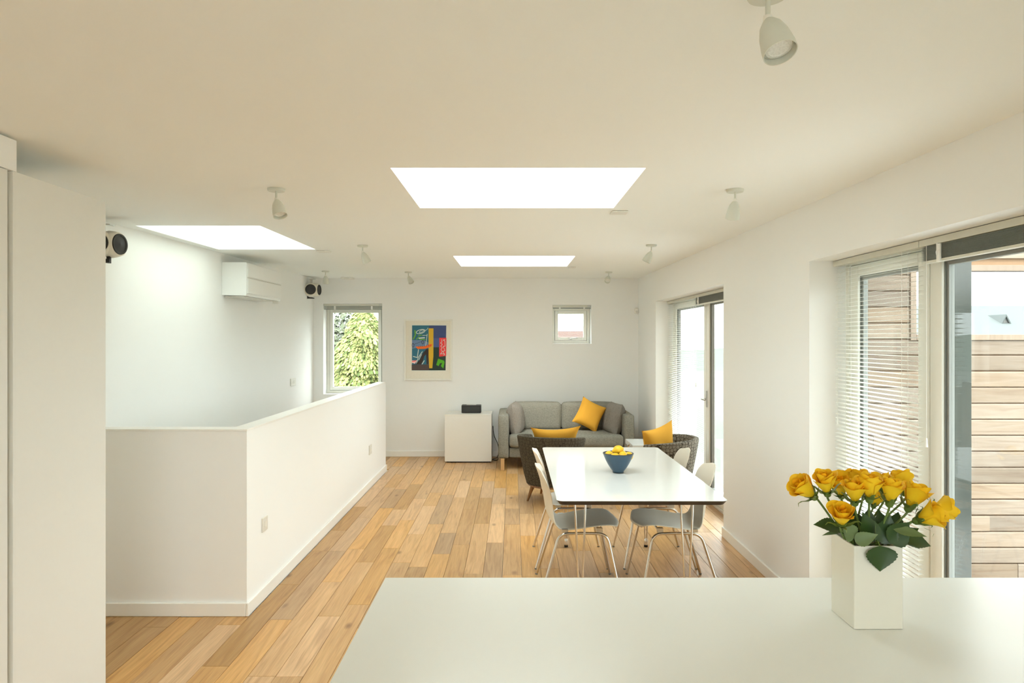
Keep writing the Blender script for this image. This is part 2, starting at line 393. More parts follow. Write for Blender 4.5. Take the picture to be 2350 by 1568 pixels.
# sub floor (L shaped: leaves the stair opening), lower storey floor
st(MB().box(XLO, XRO, YF-.25, HY0+.1, -.30, -.018).box(HX-.1, XRO, HY0+.1, YBO, -.30, -.018).box(XLO, HX-.1, HY1+.05, YBO, -.3, -.018)
   .box(XLO, HX, HY0, HY0+.1, -2.9, -.3).box(HX-.1, HX, HY0+.1, HY1, -2.9, -.3).box(XLO, HX, HY1, HY1+.1, -2.9, -.3).box(XLO, HX, HY0, YBO, -3.0, -2.9)
   .build('trim_2', M['wall']))
# floor boards
floor = sempty('floor', (0, 3, 0))
PW = .131; far_stuff = MB(); nb = 0
k = 0; x = XL+.002
rnd = random.Random(12)
while x < XRO-.03:
    x1 = min(x+PW, XRO-.03)
    if x < XR-.01 and x1 > XR-.03: x1 = XR
    y = YF+.01-rnd.random()*.8; ymax = YB-.001
    if x1 > XR+.001:  ymax = DF[1]
    while y < ymax:
        L = rnd.choice((.55, .7, .8, .95, 1.1, 1.25)); y0, y1 = max(y, YF+.005), min(y+L, ymax)
        y += L
        if x < HX-.06:                       # landing left of the half wall only
            if y0 > HY0-.02 and y1 < HY1+.15: continue
            if y0 < HY0: y1 = min(y1, HY0-.001)
            elif y0 < HY1+.12: y0 = HY1+.121
        if x1 > XR+.001:                          # only the door reveals
            ok = False
            for d in (DN, DF):
                a, c2 = max(y0, d[0]+.001), min(y1, d[1]-.001)
                if c2-a > .02: y0, y1, ok = a, c2, True; break
            if not ok: continue
        if y1-y0 < .03: continue
        g = .0009
        cx, cy = (x+x1)/2, (y0+y1)/2
        seen = cy > 1.2 and cx > -1.95*max(.55, cy/3.2) and not (cx < HX-.06 and cy > HY0)
        if y1 > 2.3 and cx > -1.95 and cx < 1.9 and (cx > HX-.06 or cy < HY0) or (cy > 1.4 and -1.6 < cx < -.1):
            m = MB().box(x+g-cx, x1-g-cx, y0+g-cy, y1-g-cy, -.016, 0)
            o = m.build('floor_board', M['floor'], floor, off=Vector((0, 0, 0)))
            o.location = Vector((cx, cy, 0))-floor.location
            bv = o.modifiers.new('Bevel', 'BEVEL'); bv.width = .0012; bv.segments = 1
            nb += 1
        else: far_stuff.box(x+g, x1-g, y0+g, y1-g, -.016, 0)
    x = x1
    if x > XRO-.04: break
o = far_stuff.build('floor_boards_rest', M['floor'], floor); o['kind'] = 'stuff'
print('floor boards', nb)
# skirting
SH = .078
def skirt(name, x0, x1, y0, y1):
    st(MB().box(x0, x1, y0, y1, .0005, SH).build(name, M['trim'], bevel=.004))
skirt('baseboard_back', XL+.001, XR-.016, YB-.015, YB-.0005)
skirt('baseboard_right', XR-.016, XR-.0005, DN[1]+.001, DF[0]-.001)
skirt('baseboard_far', XR-.016, XR-.0005, DF[1]+.001, YB-.001)
skirt('baseboard_stair', HX+.0005, HX+.015, HY0-.016, HY1)
skirt('baseboard_front', XL+.001, HX, HY0-.016, HY0-.0005)

# ------------------------------------------------------------------ glazed doors in the right wall
def leaf(root, y0, y1, z0, z1, X, w, handle=None):
    # one glazed leaf: sash + beads + pane
    f = MB(); d = .055
    f.box(X, X+d, y0, y0+w, z0, z1).box(X, X+d, y1-w, y1, z0, z1).box(X, X+d, y0+w, y1-w, z0, z0+w*1.1).box(X, X+d, y0+w, y1-w, z1-.062, z1)
    s = f.build('sash', M['upvc'], root, bevel=.004)
    g = MB(); e = .004
    a0, a1, c0, c1 = y0+w, y1-w, z0+w*1.1, z1-.062
    for q in ((a0, a0+e, c0, c1), (a1-e, a1, c0, c1), (a0+e, a1-e, c0, c0+e), (a0+e, a1-e, c1-e, c1)):
        g.box(X+.012, X+.05, *q)
    g.build('gasket', M['gasket'], s)
    g = MB(); e2 = .018
    for q in ((a0+e, a0+e2, c0+e, c1-e), (a1-e2, a1-e, c0+e, c1-e), (a0+e2, a1-e2, c0+e, c0+e2), (a0+e2, a1-e2, c1-e2, c1-e)):
        g.box(X+.022, X+.046, *q)
    g.build('glazing_bead', M['bead'], s)
    MB().box(X+.03, X+.036, a0+e2, a1-e2, c0+e2, c1-e2).build('pane', M['glass'], s)
def doorset(n, d, X, split, leaves):
    r = sempty('door_%d' % n, (X, (d[0]+d[1])/2, 0))
    o = .045; f = MB(); g = .002
    f.box(X, X+.07, d[0]+g, d[0]+o, 0.001, DH-g).box(X, X+.07, d[1]-o, d[1]-g, .001, DH-g)
    f.box(X, X+.07, d[0]+o, d[1]-o, DH-.032, DH-g).box(X, X+.07, d[0]+o, d[1]-o, .001, .03)
    f.build('frame', M['upvc'], r, bevel=.003)
    for y0, y1 in leaves: leaf(r, y0, y1, .034, DH-.036, X+.006, .085)
    return r
FX = 1.905
d1 = doorset(1, DN, FX, 0, [(2.195, 3.125), (3.133, 3.862)])
d2 = doorset(2, DF, FX, 0, [(5.548, 6.72), (6.728, 8.05)])
# handle on far door
h = MB(); h.tube(fillet([(FX-.003, 6.70, 1.0), (FX-.05, 6.70, 1.0), (FX-.05, 6.58, 1.0)], .012), .008); h.box(FX-.004, FX+.006, 6.685, 6.715, .92, 1.08)
h.build('door_handle', M['steel'], d2, smooth=True)
# dark reflective post just outside the near door's opening leaf
p = thing('metal_post', 'tall grey reflective metal post outside the glazed door beside the timber screen', 'post', (2.03, 3.11, -.5195))
MB().box(2.0, 2.085, 3.10, 3.16, -.50, 2.36).build('post_body', M['grey_alu'], p, bevel=.002)
MB().box(1.992, 2.10, 3.09, 3.17, -.5195, -.5005).build('foot_plate', M['steel'], p)

# blinds
def blind(label, y0, y1, down, individual, X=1.852, cord=True, axis='y', grp=None):
    z1 = DH-.003 if axis == 'y' else None
    root = thing('venetian_blind', label, 'blind', (X, (y0+y1)/2, DH-.003), grp)
    zt = DH-.003
    MB().box(X-.02, X+.02, y0, y1, zt-.03, zt).build('head_rail', M['rail'], root, bevel=.002)
    dd = [y0+.14, (y0+y1)/2, y1-.14] if y1-y0 > 1.5 else [y0+.14, y1-.14]
    if down:
        pitch = .0215; n = int((zt-.05-.06)/pitch); tilt = math.radians(9)
        sm = MB()
        def slatfn(u, v):
            xx = (u-.5)*.025; return (xx*math.cos(tilt), (v-.5)*(y1-y0-.02), .0018*(1-(2*u-1)**2)+xx*math.sin(tilt)*1)
        sm.grid(slatfn, 5, 2); me = sm.mesh('slat', M['slat'], True)
        joined = MB()
        for i in range(n):
            z = zt-.05-i*pitch
            if individual:
                o = bpy.data.objects.new('slat', me); C.objects.link(o); o.parent = root
                o.location = (0, 0, z-zt)
            else:
                joined.add([(X+p[0], (y0+y1)/2+p[1], z+p[2]) for p in sm.v], sm.f)
        if not individual:
            o = joined.build('slats', M['slat'], root, smooth=True); o['kind'] = 'stuff'
        zb = zt-.05-n*pitch
        MB().box(X-.013, X+.013, y0+.01, y1-.01, zb-.008, zb+.004).build('bottom_rail', M['slat'], root, bevel=.002)
        for y in dd:
            c = MB()
            for xo in (-.0145, .0145): c.tube([(X+xo, y, zt-.03), (X+xo, y, zb)], .0009, 4)
            c.build('ladder_cord', M['slat'], root)
    else:
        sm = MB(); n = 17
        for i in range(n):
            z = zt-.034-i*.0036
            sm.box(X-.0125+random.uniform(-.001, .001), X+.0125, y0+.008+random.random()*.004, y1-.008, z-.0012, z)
        o = sm.build('slat_stack', M['slat_shade'], root); o['kind'] = 'stuff'
        zb = zt-.034-n*.0036
        MB().box(X-.014, X+.014, y0+.008, y1-.008, zb-.012, zb-.0005).build('bottom_rail', M['rail'], root, bevel=.002)
        for y in dd:
            c = MB(); c.tube(bez([(X-.022, y+.006, zt-.03), (X-.019, y-.006, zt-.05), (X-.024, y+.005, zt-.068), (X-.018, y-.003, zb-.006)], 4), .004, 6)
            c.box(X-.021, X-.014, y-.012, y+.012, zb-.014, zt-.032)
            c.build('ladder_cord', M['slat'], root)
    if cord:
        c = MB(); c.tube([(X-.016, y1-.05, zt-.03), (X-.016, y1-.05, 1.15)], .0012, 4); c.tube([(X-.016, y1-.05, 1.15), (X-.016, y1-.05, 1.11)], [.003, .006], 8)
        c.build('pull_cord', M['slat'], root)
    return root
blind('white venetian blind let down over the glazed doors nearest the flower vase', 3.083, 3.905, True, True)
blind('venetian blind pulled up into a dark stack at the top right doorway', 2.16, 3.078, False, True)
blind('white venetian blind let down over the far glazed doors near the sofa', 6.893, 8.095, True, False)
blind('venetian blind pulled up above the far glazed doors, nearer half', 5.505, 6.888, False, True)

# ------------------------------------------------------------------ back wall windows
def backwin(n, w, handle):
    x0, x1, z0, z1 = w; r = sempty('window_%d' % n, ((x0+x1)/2, YB+.12, z0))
    Y0 = YB+.18; g = .002; o = .04
    f = MB(); f.box(x0+g, x0+o, Y0, Y0+.07, z0+g, z1-g).box(x1-o, x1-g, Y0, Y0+.07, z0+g, z1-g).box(x0+o, x1-o, Y0, Y0+.07, z0+g, z0+o).box(x0+o, x1-o, Y0, Y0+.07, z1-o-.034, z1-g)
    f.build('frame', M['upvc'], r, bevel=.003)
    a0, a1, c0, c1 = x0+o+.005, x1-o-.005, z0+o+.005, z1-o-.035; s = .042
    f = MB(); f.box(a0, a0+s, Y0-.012, Y0+.05, c0, c1).box(a1-s, a1, Y0-.012, Y0+.05, c0, c1).box(a0+s, a1-s, Y0-.012, Y0+.05, c0, c0+s).box(a0+s, a1-s, Y0-.012, Y0+.05, c1-s, c1)
    sh = f.build('sash', M['upvc'], r, bevel=.003)
    MB().box(a0-.004, a0-.0005, Y0-.002, Y0+.03, c0-.004, c1).box(a1+.0005, a1+.004, Y0-.002, Y0+.03, c0-.004, c1).box(a0, a1, Y0-.002, Y0+.03, c0-.004, c0-.0005).build('gasket', M['gasket'], sh)
    MB().box(a0+s, a1-s, Y0+.02, Y0+.026, c0+s, c1-s).build('pane', M['glass'], sh)
    if handle:
        h = MB(); xm = (a0+a1)/2; zc = c0+s*.5
        h.box(xm-.035, xm+.015, Y0-.018, Y0-.012, zc-.012, zc+.012); h.tube(fillet([(xm-.01, Y0-.018, zc), (xm-.01, Y0-.045, zc), (xm+.09, Y0-.045, zc+.016)], .012), .006, 8)
        h.build('window_handle', M['steel'], r, smooth=True)
    # small raised blind in the reveal
    return r
backwin(1, W1, False); backwin(2, W2, True)
def miniblind(label, w, n):
    x0, x1, z0, z1 = w; Y = YB+.035
    root = thing('venetian_blind', label, 'blind', ((x0+x1)/2, Y, z1-.003))
    MB().box(x0+.004, x1-.004, Y-.015, Y+.015, z1-.03, z1-.003).build('head_rail', M['rail'], root, bevel=.002)
    s = MB()
    for i in range(n):
        z = z1-.033-i*.0036; s.box(x0+.008, x1-.008, Y-.0125, Y+.0125, z-.0012, z)
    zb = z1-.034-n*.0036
    o = s.build('slat_stack', M['slat_shade'], root); o['kind'] = 'stuff'
    MB().box(x0+.008, x1-.008, Y-.014, Y+.014, zb-.012, zb-.0005).build('bottom_rail', M['slat_shade'], root)
    for x in (x0+(x1-x0)*.19, x0+(x1-x0)*.82):
        MB().box(x-.012, x+.012, Y-.021, Y-.0145, zb-.012, z1-.031).build('ladder_cord', M['slat'], root)
    MB().box(x1-.05, x1-.006, Y-.022, Y-.0155, z1-.025, z1-.008).build('cord_lock', M['steel'], root)
miniblind('narrow blind pulled up in the window with the tree outside', W1, 9)
miniblind('narrow blind pulled up in the small square window', W2, 2)

# ------------------------------------------------------------------ outside
st(MB().box(XRO+.001, 6.2, -1.5, 9.4, -.75, -.52).build('terrace_floor', M['deck']))
gm = MB(); gm.grid(lambda u, v: ((u-.5)*400, -60+v*320, -3.05), 12, 12); st(gm.build('ground', M['ground']))
# far hills
hm = MB()
hm.grid(lambda u, v: ((u-.5)*330, 95+v*55, -3.2+v*(3.9+2.2*math.sin(u*9)+1.2*noise.noise(Vector((u*25, v*3, 0))))), 60, 8)
hl = hm.build('hills', M['hill'], smooth=True); st(hl)
# timber screen: every board its own piece
scr = thing('timber_screen', 'larch clad terrace screen with horizontal boards and a window opening', 'screen', (3.5, 5.34, -.52))
SY = 5.30; pit = .1245; OX, OZ0, OZ1 = 3.13, 1.624, 2.117; TR = .045
MB().box(XRO+.03, 5.4, SY+.022, SY+.06, -.519, OZ0).box(XRO+.03, OX, SY+.022, SY+.06, OZ0, 2.75).box(OX, 5.4, SY+.022, SY+.06, OZ1, 2.75).build('backing_board', M['batten'], scr)
rn = random.Random(5); z = OZ0-TR+.006
def board(x0, x1, z0, z1):
    cx, cz = (x0+x1)/2, (z0+z1)/2; dy = rn.uniform(-.002, .002)
    m = MB(); hh = (z1-z0)/2
    m.prism([(-.0+dy, -hh), (.02, -hh), (.02, hh), (.006+dy, hh), (dy, hh-.01)], 0, x0-cx, x1-cx)
    o = m.build('screen_board', M['cedar'], scr, off=Vector((0, 0, 0))); o.location = Vector((cx, SY, cz))-scr.location
while z > -.42:
    z0 = max(z-pit+.010+rn.uniform(-.002, .002), -.51); cuts = [XRO+.035]
    if rn.random() < .6: cuts.append(rn.uniform(2.8, 4.3))
    cuts.append(5.4)
    for a, c in zip(cuts, cuts[1:]): board(a+.001, c-.001, z0, z-.001)
    z -= pit
z = OZ0-TR+.006
while z < 2.7:
    z2 = min(z+pit, 2.75)
    board(XRO+.035, OX-TR-.002, z+.009, z2)
    if z > OZ1+TR-.03: board(OX-TR, 5.4, z+.009, z2)
    z += pit
MB().box(OX-TR, OX, SY-.012, SY+.075, OZ0-TR, OZ1+TR).build('opening_trim', M['trimwood'], scr, bevel=.002)
MB().box(OX+.001, 5.4, SY-.012, SY+.075, OZ0-TR+.002, OZ0).build('opening_trim', M['trimwood'], scr, bevel=.002)
MB().box(OX+.001, 5.4, SY-.012, SY+.075, OZ1, OZ1+TR).build('opening_trim', M['trimwood'], scr, bevel=.002)
MB().box(4.5, 4.58, SY-.010, SY+.07, OZ0+.001, OZ1-.001).build('opening_trim', M['trimwood'], scr)

# houses
def house(name, label, x0, x1, y0, y1, ze, zr, wallm, roofm, rows=0):
    r = thing(name, label, 'house', ((x0+x1)/2, (y0+y1)/2, -3.04))
    MB().box(x0+.3, x1-.3, y0+.3, y1-.3, -3.04, ze+.1).build('wall', wallm, r)
    ym = (y0+y1)/2; m = MB()
    m.prism([(y0, ze), (ym, zr), (y1, ze), (y1, ze-.15), (ym, zr-.2), (y0, ze-.15)], 0, x0, x1)
    ro = m.build('roof', roofm, r)
    if rows:
        t = MB()
        for i in range(rows):
            a = i/rows; b2 = (i+1)/rows
            ya, yb = y0+(ym-y0)*a, y0+(ym-y0)*b2; za, zb = ze+(zr-ze)*a, ze+(zr-ze)*b2
            nx = 60; dx = (x1-x0)/nx
            for q in range(nx):
                xx = x0+q*dx
                t.add([(xx, ya-.03, za+.07), (xx+dx*.9, ya-.03, za+.07), (xx+dx*.9, yb, zb+.035), (xx, yb, zb+.035), (xx, ya-.03, za), (xx+dx*.9, ya-.03, za)], [(0, 1, 2, 3), (4, 5, 1, 0)])
        o = t.build('roof_tiles', roofm, ro); o['kind'] = 'stuff'
    return r
hA = house('house', 'distant house with pale red tiled roof seen through the small square window', 0.2, 5.2, 30, 36, 1.35, 1.95, M['render'], M['roofred'], 9)
hB = house('house', 'long grey slate roofed house beyond the timber screen opening', 15.2, 36, 26, 34, 1.7, 3.05, M['render'], M['slate'])
for xx in (18.2, 19.9):
    d = MB(); d.prism([(xx-.16, 2.2), (xx+.16, 2.2), (xx, 2.52)], 1, 27.6, 29.0); d.build('dormer', M['render'], hB)
    d = MB(); d.prism([(xx-.21, 2.18), (xx-.15, 2.18), (xx, 2.5), (xx+.15, 2.18), (xx+.21, 2.18), (xx, 2.58)], 1, 27.5, 29.0); d.build('dormer_roof', M['slate'], hB)
# golden conifer outside window_1
def conifer(label, cx, cy, top, zb, r_per_m, n, lm, seed, sc=1.0, front=True):
    rn = random.Random(seed)
    r = thing('conifer', label, 'tree', (cx, cy, -3.04))
    MB().tube([(cx, cy, -3.04), (cx, cy, top-.3)], [.22, .03], 8).build('trunk', M['bark'], r)
    m = MB()
    for i in range(n):
        h = (rn.random()**.8)*(top-zb); z = top-h; ang = rn.uniform(PI, 2*PI) if rn.random() < .75 else rn.uniform(0, PI)
        R = h*r_per_m*(.72+.3*rn.random())*(1+.22*math.sin(ang*5+z*4.5)+.15*math.sin(z*11+ang*3))+.03
        base = Vector((cx+R*math.cos(ang), cy+R*math.sin(ang), z))
        out = Vector((math.cos(ang), math.sin(ang), -.35+rn.uniform(-.3, .45))).normalized()
        side = out.cross(Vector((0, 0, 1))).normalized(); up = side.cross(out)
        L = rn.uniform(.05, .12)*sc
        k = 5
        vs = []; fs = []
        for q in range(k):
            t = q/(k-1); c = base+out*L*t-Vector((0, 0, L*.55*t*t))
            w = L*.34*(math.sin(PI*min(1, t*.85+.13)))*(1 if q % 2 else .55)
            vs += [c-side*w-up*w*.5, c+up*L*.06, c+side*w-up*w*.5]
        for q in range(k-1):
            a = q*3; fs += [(a, a+1, a+4, a+3), (a+1, a+2, a+5, a+4)]
        m.add(vs, fs)
    o = m.build('foliage', lm, r); o['kind'] = 'stuff'
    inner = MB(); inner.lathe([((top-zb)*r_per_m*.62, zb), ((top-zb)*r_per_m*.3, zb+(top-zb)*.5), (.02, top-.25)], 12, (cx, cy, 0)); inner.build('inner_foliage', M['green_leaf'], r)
conifer('bright golden conifer filling the left back window', -2.90, 13.4, 2.28, -1.2, .52, 24000, M['gold'], 3)
def bushtree(label, cx, cy, cz, rx, rz, n, lm, seed, L0=.25):
    rn = random.Random(seed)
    r = thing('tree', label, 'tree', (cx, cy, -3.04)); MB().tube([(cx, cy, -3.04), (cx, cy, cz)], [.2, .08], 8).build('trunk', M['bark'], r)
    m = MB()
    for i in range(n):
        d = Vector((rn.gauss(0, 1), rn.gauss(0, 1), rn.gauss(0, 1))).normalized(); q = rn.uniform(.72, 1.05)*(1+.18*math.sin(d.x*7+d.z*5))
        p = Vector((cx+d.x*rx*q, cy+d.y*rx*q, cz+d.z*rz*q)); a = Vector((rn.gauss(0, 1), rn.gauss(0, 1), rn.gauss(0, 1))).normalized(); b2 = a.cross(d).normalized()
        L = L0*rn.uniform(.6, 1.2); m.add([p-a*L, p+b2*L*.5, p+a*L, p-b2*L*.5], [(0, 1, 2, 3)])
    o = m.build('foliage', lm, r); o['kind'] = 'stuff'
bushtree('haze-paled green broad tree behind the golden conifer, left back window', -7.6, 27, -.2, 2.6, 2.7, 16000, M['hazed_leaf'], 4, .13)
bushtree('haze-softened green tree right behind the golden conifer in the back window', -5.9, 45, .6, 3.2, 3.6, 3500, M['hazed_leaf'], 5, .35)
bushtree('dark green tree mirrored in the grey metal post', 6.6, -4.6, -.6, 2.4, 2.7, 4500, M['green_leaf'], 6, .25)
bushtree('large green tree beyond the terrace, mirrored in the grey post', 12.0, -11.5, -.5, 3.2, 3.0, 4500, M['green_leaf'], 8, .3)

# ------------------------------------------------------------------ kitchen: tall cabinet, bulkhead, counter
CX = -1.87; CT = 2.219; CY0, CYM, CY1 = 1.2, 2.575, 3.14
cab = thing('tall_cabinet', 'tall white kitchen cabinet with plain side panel at far left', 'cabinet', (CX, 2.2, 0))
MB().box(XL+.002, CX-.022, CY0, CYM-.002, .1, CT-.0).build('carcass', M['cabinet'], cab)
MB().box(XL+.002, CX-.06, CY0, CYM-.002, .001, .1).build('plinth', M['cabinet'], cab)
MB().box(CX-.02, CX, CY0, CYM-.045, .105, CT-.002).build('door', M['cabinet'], cab, bevel=.002)
MB().box(CX-.021, CX-.0195, CYM-.045, CYM-.02, .105, CT-.002).build('shadow_gap', M['cabinet'], cab)
MB().box(XL+.002, CX, CYM-.018, CY1, .001, CT).build('side_panel', M['cabinet'], cab, bevel=.0015)
st(MB().box(XL+.002, CX, CY0, CYM, CT+.001, ceilz(CY0)-.001).build('trim_3', M['wall']))
ct = thing('kitchen_counter', 'long white kitchen island worktop in the foreground', 'counter', (.62, 1.0, 0))
KX0, KX1, KY0, KY1, KZ = -.362, 1.60, -.55, 1.945, .91
MB().box(KX0, KX1, KY0, KY1, KZ-.03, KZ).build('worktop', M['counter'], ct, bevel=.0015)
MB().box(KX0+.03, KX1-.03, KY0+.03, KY1-.25, .12, KZ-.0305).build('base_unit', M['cabinet'], ct)
MB().box(KX0+.08, KX1-.08, KY0+.09, KY1-.31, .001, .12).build('plinth', M['cabinet'], ct)

# ------------------------------------------------------------------ dining table
TX0, TX1, TY0, TY1, TZ = .235, 1.143, 3.605, 5.385, .735
tb = thing('dining_table', 'white rectangular dining table with dark slanted edge and chromed rod legs', 'table', (.69, 4.5, 0))
def rrect(x0, x1, y0, y1, r, n=6):
    out = []
    for cx, cy, a in ((x1-r, y1-r, 0), (x0+r, y1-r, PI/2), (x0+r, y0+r, PI), (x1-r, y0+r, 1.5*PI)):
        for k in range(n+1): t = a+PI/2*k/n; out.append((cx+r*math.cos(t), cy+r*math.sin(t)))
    return out
def loops(m, ls):
    n = len(ls[0][0]); vs = [(p[0], p[1], z) for l, z in ls for p in l]
    fs = [tuple(range(n))[::-1], tuple((len(ls)-1)*n+i for i in range(n))]
    for k in range(len(ls)-1):
        for i in range(n): fs.append((k*n+i, k*n+(i+1) % n, (k+1)*n+(i+1) % n, (k+1)*n+i))
    m.add(vs, fs)
m = MB(); loops(m, [(rrect(TX0, TX1, TY0, TY1, .035), TZ-.003), (rrect(TX0, TX1, TY0, TY1, .035), TZ-.001), (rrect(TX0+.001, TX1-.001, TY0+.001, TY1-.001, .034), TZ)])
m.build('tabletop', M['table'], tb)
m = MB(); loops(m, [(rrect(TX0+.016, TX1-.016, TY0+.016, TY1-.016, .03), TZ-.026), (rrect(TX0+.0005, TX1-.0005, TY0+.0005, TY1-.0005, .035), TZ-.0035)])
m.build('table_edge', M['edge'], tb)
for (lx, ly) in ((.385, 3.85), (.985, 3.85), (.41, 5.22), (1.02, 5.22)):
    sx = -1 if lx < .7 else 1
    m = MB(); f = Vector((lx, ly, .06))
    for dx, dy in ((-.035*sx*-1, .0), (-.032*sx, .03)):
        m.tube([f+Vector((dx*.12, dy*.12, -.04)), Vector((lx+dx*1.0, ly+dy, TZ-.0262))], .0058, 10)
    lg = m.build('leg', M['chrome'], tb, smooth=True)
    MB().lathe([(.012, .062), (.016, .05), (.016, .018), (.012, .014)], 14, (lx, ly, 0)).build('foot', M['chrome'], lg, smooth=True)
    MB().lathe([(.015, .0005), (.015, .0135)], 14, (lx, ly, 0)).build('rubber_pad', M['black'], lg)

# ------------------------------------------------------------------ dining chairs
def make_chair():
    r = thing('dining_chair', '', 'chair', (0, 0, 0), 'white shell chairs at the dining table')
    prof = bez([(.266, .428), (.248, .445), (.18, .452), (.08, .444), (-.02, .432), (-.10, .428), (-.155, .446), (-.186, .495), (-.200, .560), (-.212, .640), (-.236, .730), (-.262, .800)], 3)
    wid = bez([(.165, 0, 0), (.195, 0, 0), (.208, 0, 0), (.215, 0, 0), (.21, 0, 0), (.195, 0, 0), (.168, 0, 0), (.142, 0, 0), (.135, 0, 0), (.158, 0, 0), (.165, 0, 0), (.10, 0, 0)], 3)
    N = len(prof); nu = 13; m = MB(); vs = []
    for i, (p, w) in enumerate(zip(prof, wid)):
        t = i/(N-1); px, pz = p[0], p[1]
        for k in range(nu):
            u = k/(nu-1)*2-1; y = u*w[0]
            if t < .5: z = pz+.012*u*u*math.sin(PI*t*2)**2 ; xx = px-.045*u*u*max(0, 1-t/.22)**1.5
            else: z = pz; xx = px+.045*u*u*math.sin(PI*min(1, (t-.45)*1.6))
            if i == N-1: z -= .03*u*u
            vs.append((xx, y, z))
    fs = [(j*nu+i, j*nu+i+1, (j+1)*nu+i+1, (j+1)*nu+i) for j in range(N-1) for i in range(nu-1)]
    m.add(vs, fs); o = m.build('shell', M['shell'], r, smooth=True)
    so = o.modifiers.new('Solidify', 'SOLIDIFY'); so.thickness = .009; so.offset = -1
    sb = o.modifiers.new('Sub', 'SUBSURF'); sb.levels = 1; sb.render_levels = 1
    for sy in (-1, 1):
        for sx, ax in ((1, .165), (-1, -.125)):
            path = fillet([(sx*.248, sy*.255, .004), (ax, sy*.205, .405), (0.02, sy*.2, .407)], .055, 7)
            l = MB().tube(path, .0088, 10).build('leg', M['chrome'], r, smooth=True)
            MB().tube([(sx*.2485, sy*.2552, .0005), (sx*.2465, sy*.2548, .009)], .0094, 10).build('foot_cap', M['gasket'], l)
    for xx in (-.09, .12):
        MB().tube([(xx, -.202, .41), (xx, .202, .41)], .0075, 8).build('crossbar', M['chrome'], r, smooth=True)
        for sy in (-1, 1):
            MB().box(xx-.018, xx+.018, sy*.19-.014, sy*.19+.014, .412, .424+(.006 if xx < 0 else .014)).build('seat_mount', M['steel'], r)
    return r
c0 = make_chair()
c0.location = (.41, 4.355, 0); c0['label'] = 'white shell chair on the left side of the dining table, nearest the kitchen counter'
dup(c0, (.41, 4.965, 0), 0, 'white shell chair on the left side of the dining table, nearest the sofa')
dup(c0, (1.02, 4.355, 0), PI, 'white shell chair on the right side of the dining table, nearest the kitchen counter')
dup(c0, (1.02, 4.965, 0), PI, 'white shell chair on the right side of the dining table, nearest the sofa')

# ------------------------------------------------------------------ bowl of lemons
bx, by = .677, 4.37
bw = thing('fruit_bowl', 'small flared blue bowl of lemons in the middle of the dining table', 'bowl', (bx, by, TZ))
out = bez([(.034, .004, 0), (.036, .010, 0), (.055, .035, 0), (.078, .075, 0), (.098, .122, 0)], 5)
inn = bez([(.094, .122, 0), (.073, .075, 0), (.050, .037, 0), (.02, .016, 0), (.0, .014, 0)], 5)
m = MB(); m.lathe([(0, .004)]+[(p[0], p[1]) for p in out], 40, (bx, by, TZ))
tiltm = lambda p: p
m.build('bowl_outside', M['bowl'], bw, smooth=True)
m = MB(); m.lathe([(.098, .1221), (.0985, .1245), (.094, .1245)]+[(p[0], p[1]) for p in inn], 40, (bx, by, TZ)); m.build('bowl_inside', M['bowl_in'], bw, smooth=True)
MB().lathe([(.035, .0005), (.037, .004), (.030, .0045), (.030, .0005)], 30, (bx, by, TZ)).build('foot_ring', M['bowl_in'], bw, smooth=True)
lp = [(-.058, .005, .108, 1.2, 'leftmost lemon in the blue bowl, against the rim'), (-.028, -.045, .104, .1, 'pale lemon at the front left of the blue bowl'),
      (.024, -.040, .112, 1.4, 'lemon at the front centre of the blue bowl, upright'), (.064, -.004, .104, .5, 'rightmost lemon in the blue bowl, against the rim'),
      (.002, .018, .142, .15, 'topmost lemon resting on the others in the blue bowl'), (.030, .050, .108, 2.2, 'lemon at the back of the blue bowl, mostly hidden')]
for dx, dy, dz, rz, lb in lp:
    m = MB(); R = .029
    pr = [(0, -.041), (.006, -.040), (.010, -.034)]+[(R*math.cos(t), .033*math.sin(t)) for t in [-1.1, -.8, -.4, 0, .4, .8, 1.1]]+[(.009, .034), (.004, .038), (0, .0385)]
    mt = Matrix.Rotation(rz, 4, 'Z') @ Matrix.Rotation(PI/2-.2*dz*8, 4, 'Y')
    m.lathe(pr, 18, (bx+dx, by+dy, TZ+dz), mt); o = m.build('lemon', M['lemon'], None, smooth=True, off=Vector((bx+dx, by+dy, TZ+dz))); o.location = (bx+dx, by+dy, TZ+dz)
    tag(o, lb, 'lemon', 'lemons in the blue bowl')

# ------------------------------------------------------------------ sofa
SX0, SX1, SF, SB = -.172, 1.478, 8.22, 9.10
sf = thing('sofa', 'grey two-seat fabric sofa with wooden legs against the back wall', 'sofa', ((SX0+SX1)/2, 8.7, 0))
aw = .13
for sx in (0, 1):
    x0 = SX0 if sx == 0 else SX1-aw
    MB().rbox((x0+aw/2, (SF+SB)/2+.02, .405), (aw, SB-SF-.04, .53), .028, .004).build('armrest', M['sofa'], sf, smooth=True)
    for yy in (SF+.05, SB-.09):
        MB().box(x0+.03+(.03 if sx else 0), x0+.075+(.03 if sx else 0), yy-.022, yy+.022, .0005, .142).build('leg', M['beech'], sf, bevel=.003)
MB().rbox(((SX0+SX1)/2, (SF+SB)/2+.035, .205), (SX1-SX0-2*aw-.004, SB-SF-.09, .125), .02, .003).build('seat_base', M['sofa'], sf, smooth=True)
MB().rbox(((SX0+SX1)/2, 9.02, .46), (SX1-SX0-2*aw-.004, .15, .52), .03, .004).build('back_frame', M['sofa'], sf, smooth=True)
MB().rbox(((SX0+SX1)/2, 8.585, .348), (SX1-SX0-2*aw-.008, .69, .155), .045, .012, n=15, jit=.004).build('seat_cushion', M['sofa'], sf, smooth=True)
xm = at(1289, 950, 8.75).x
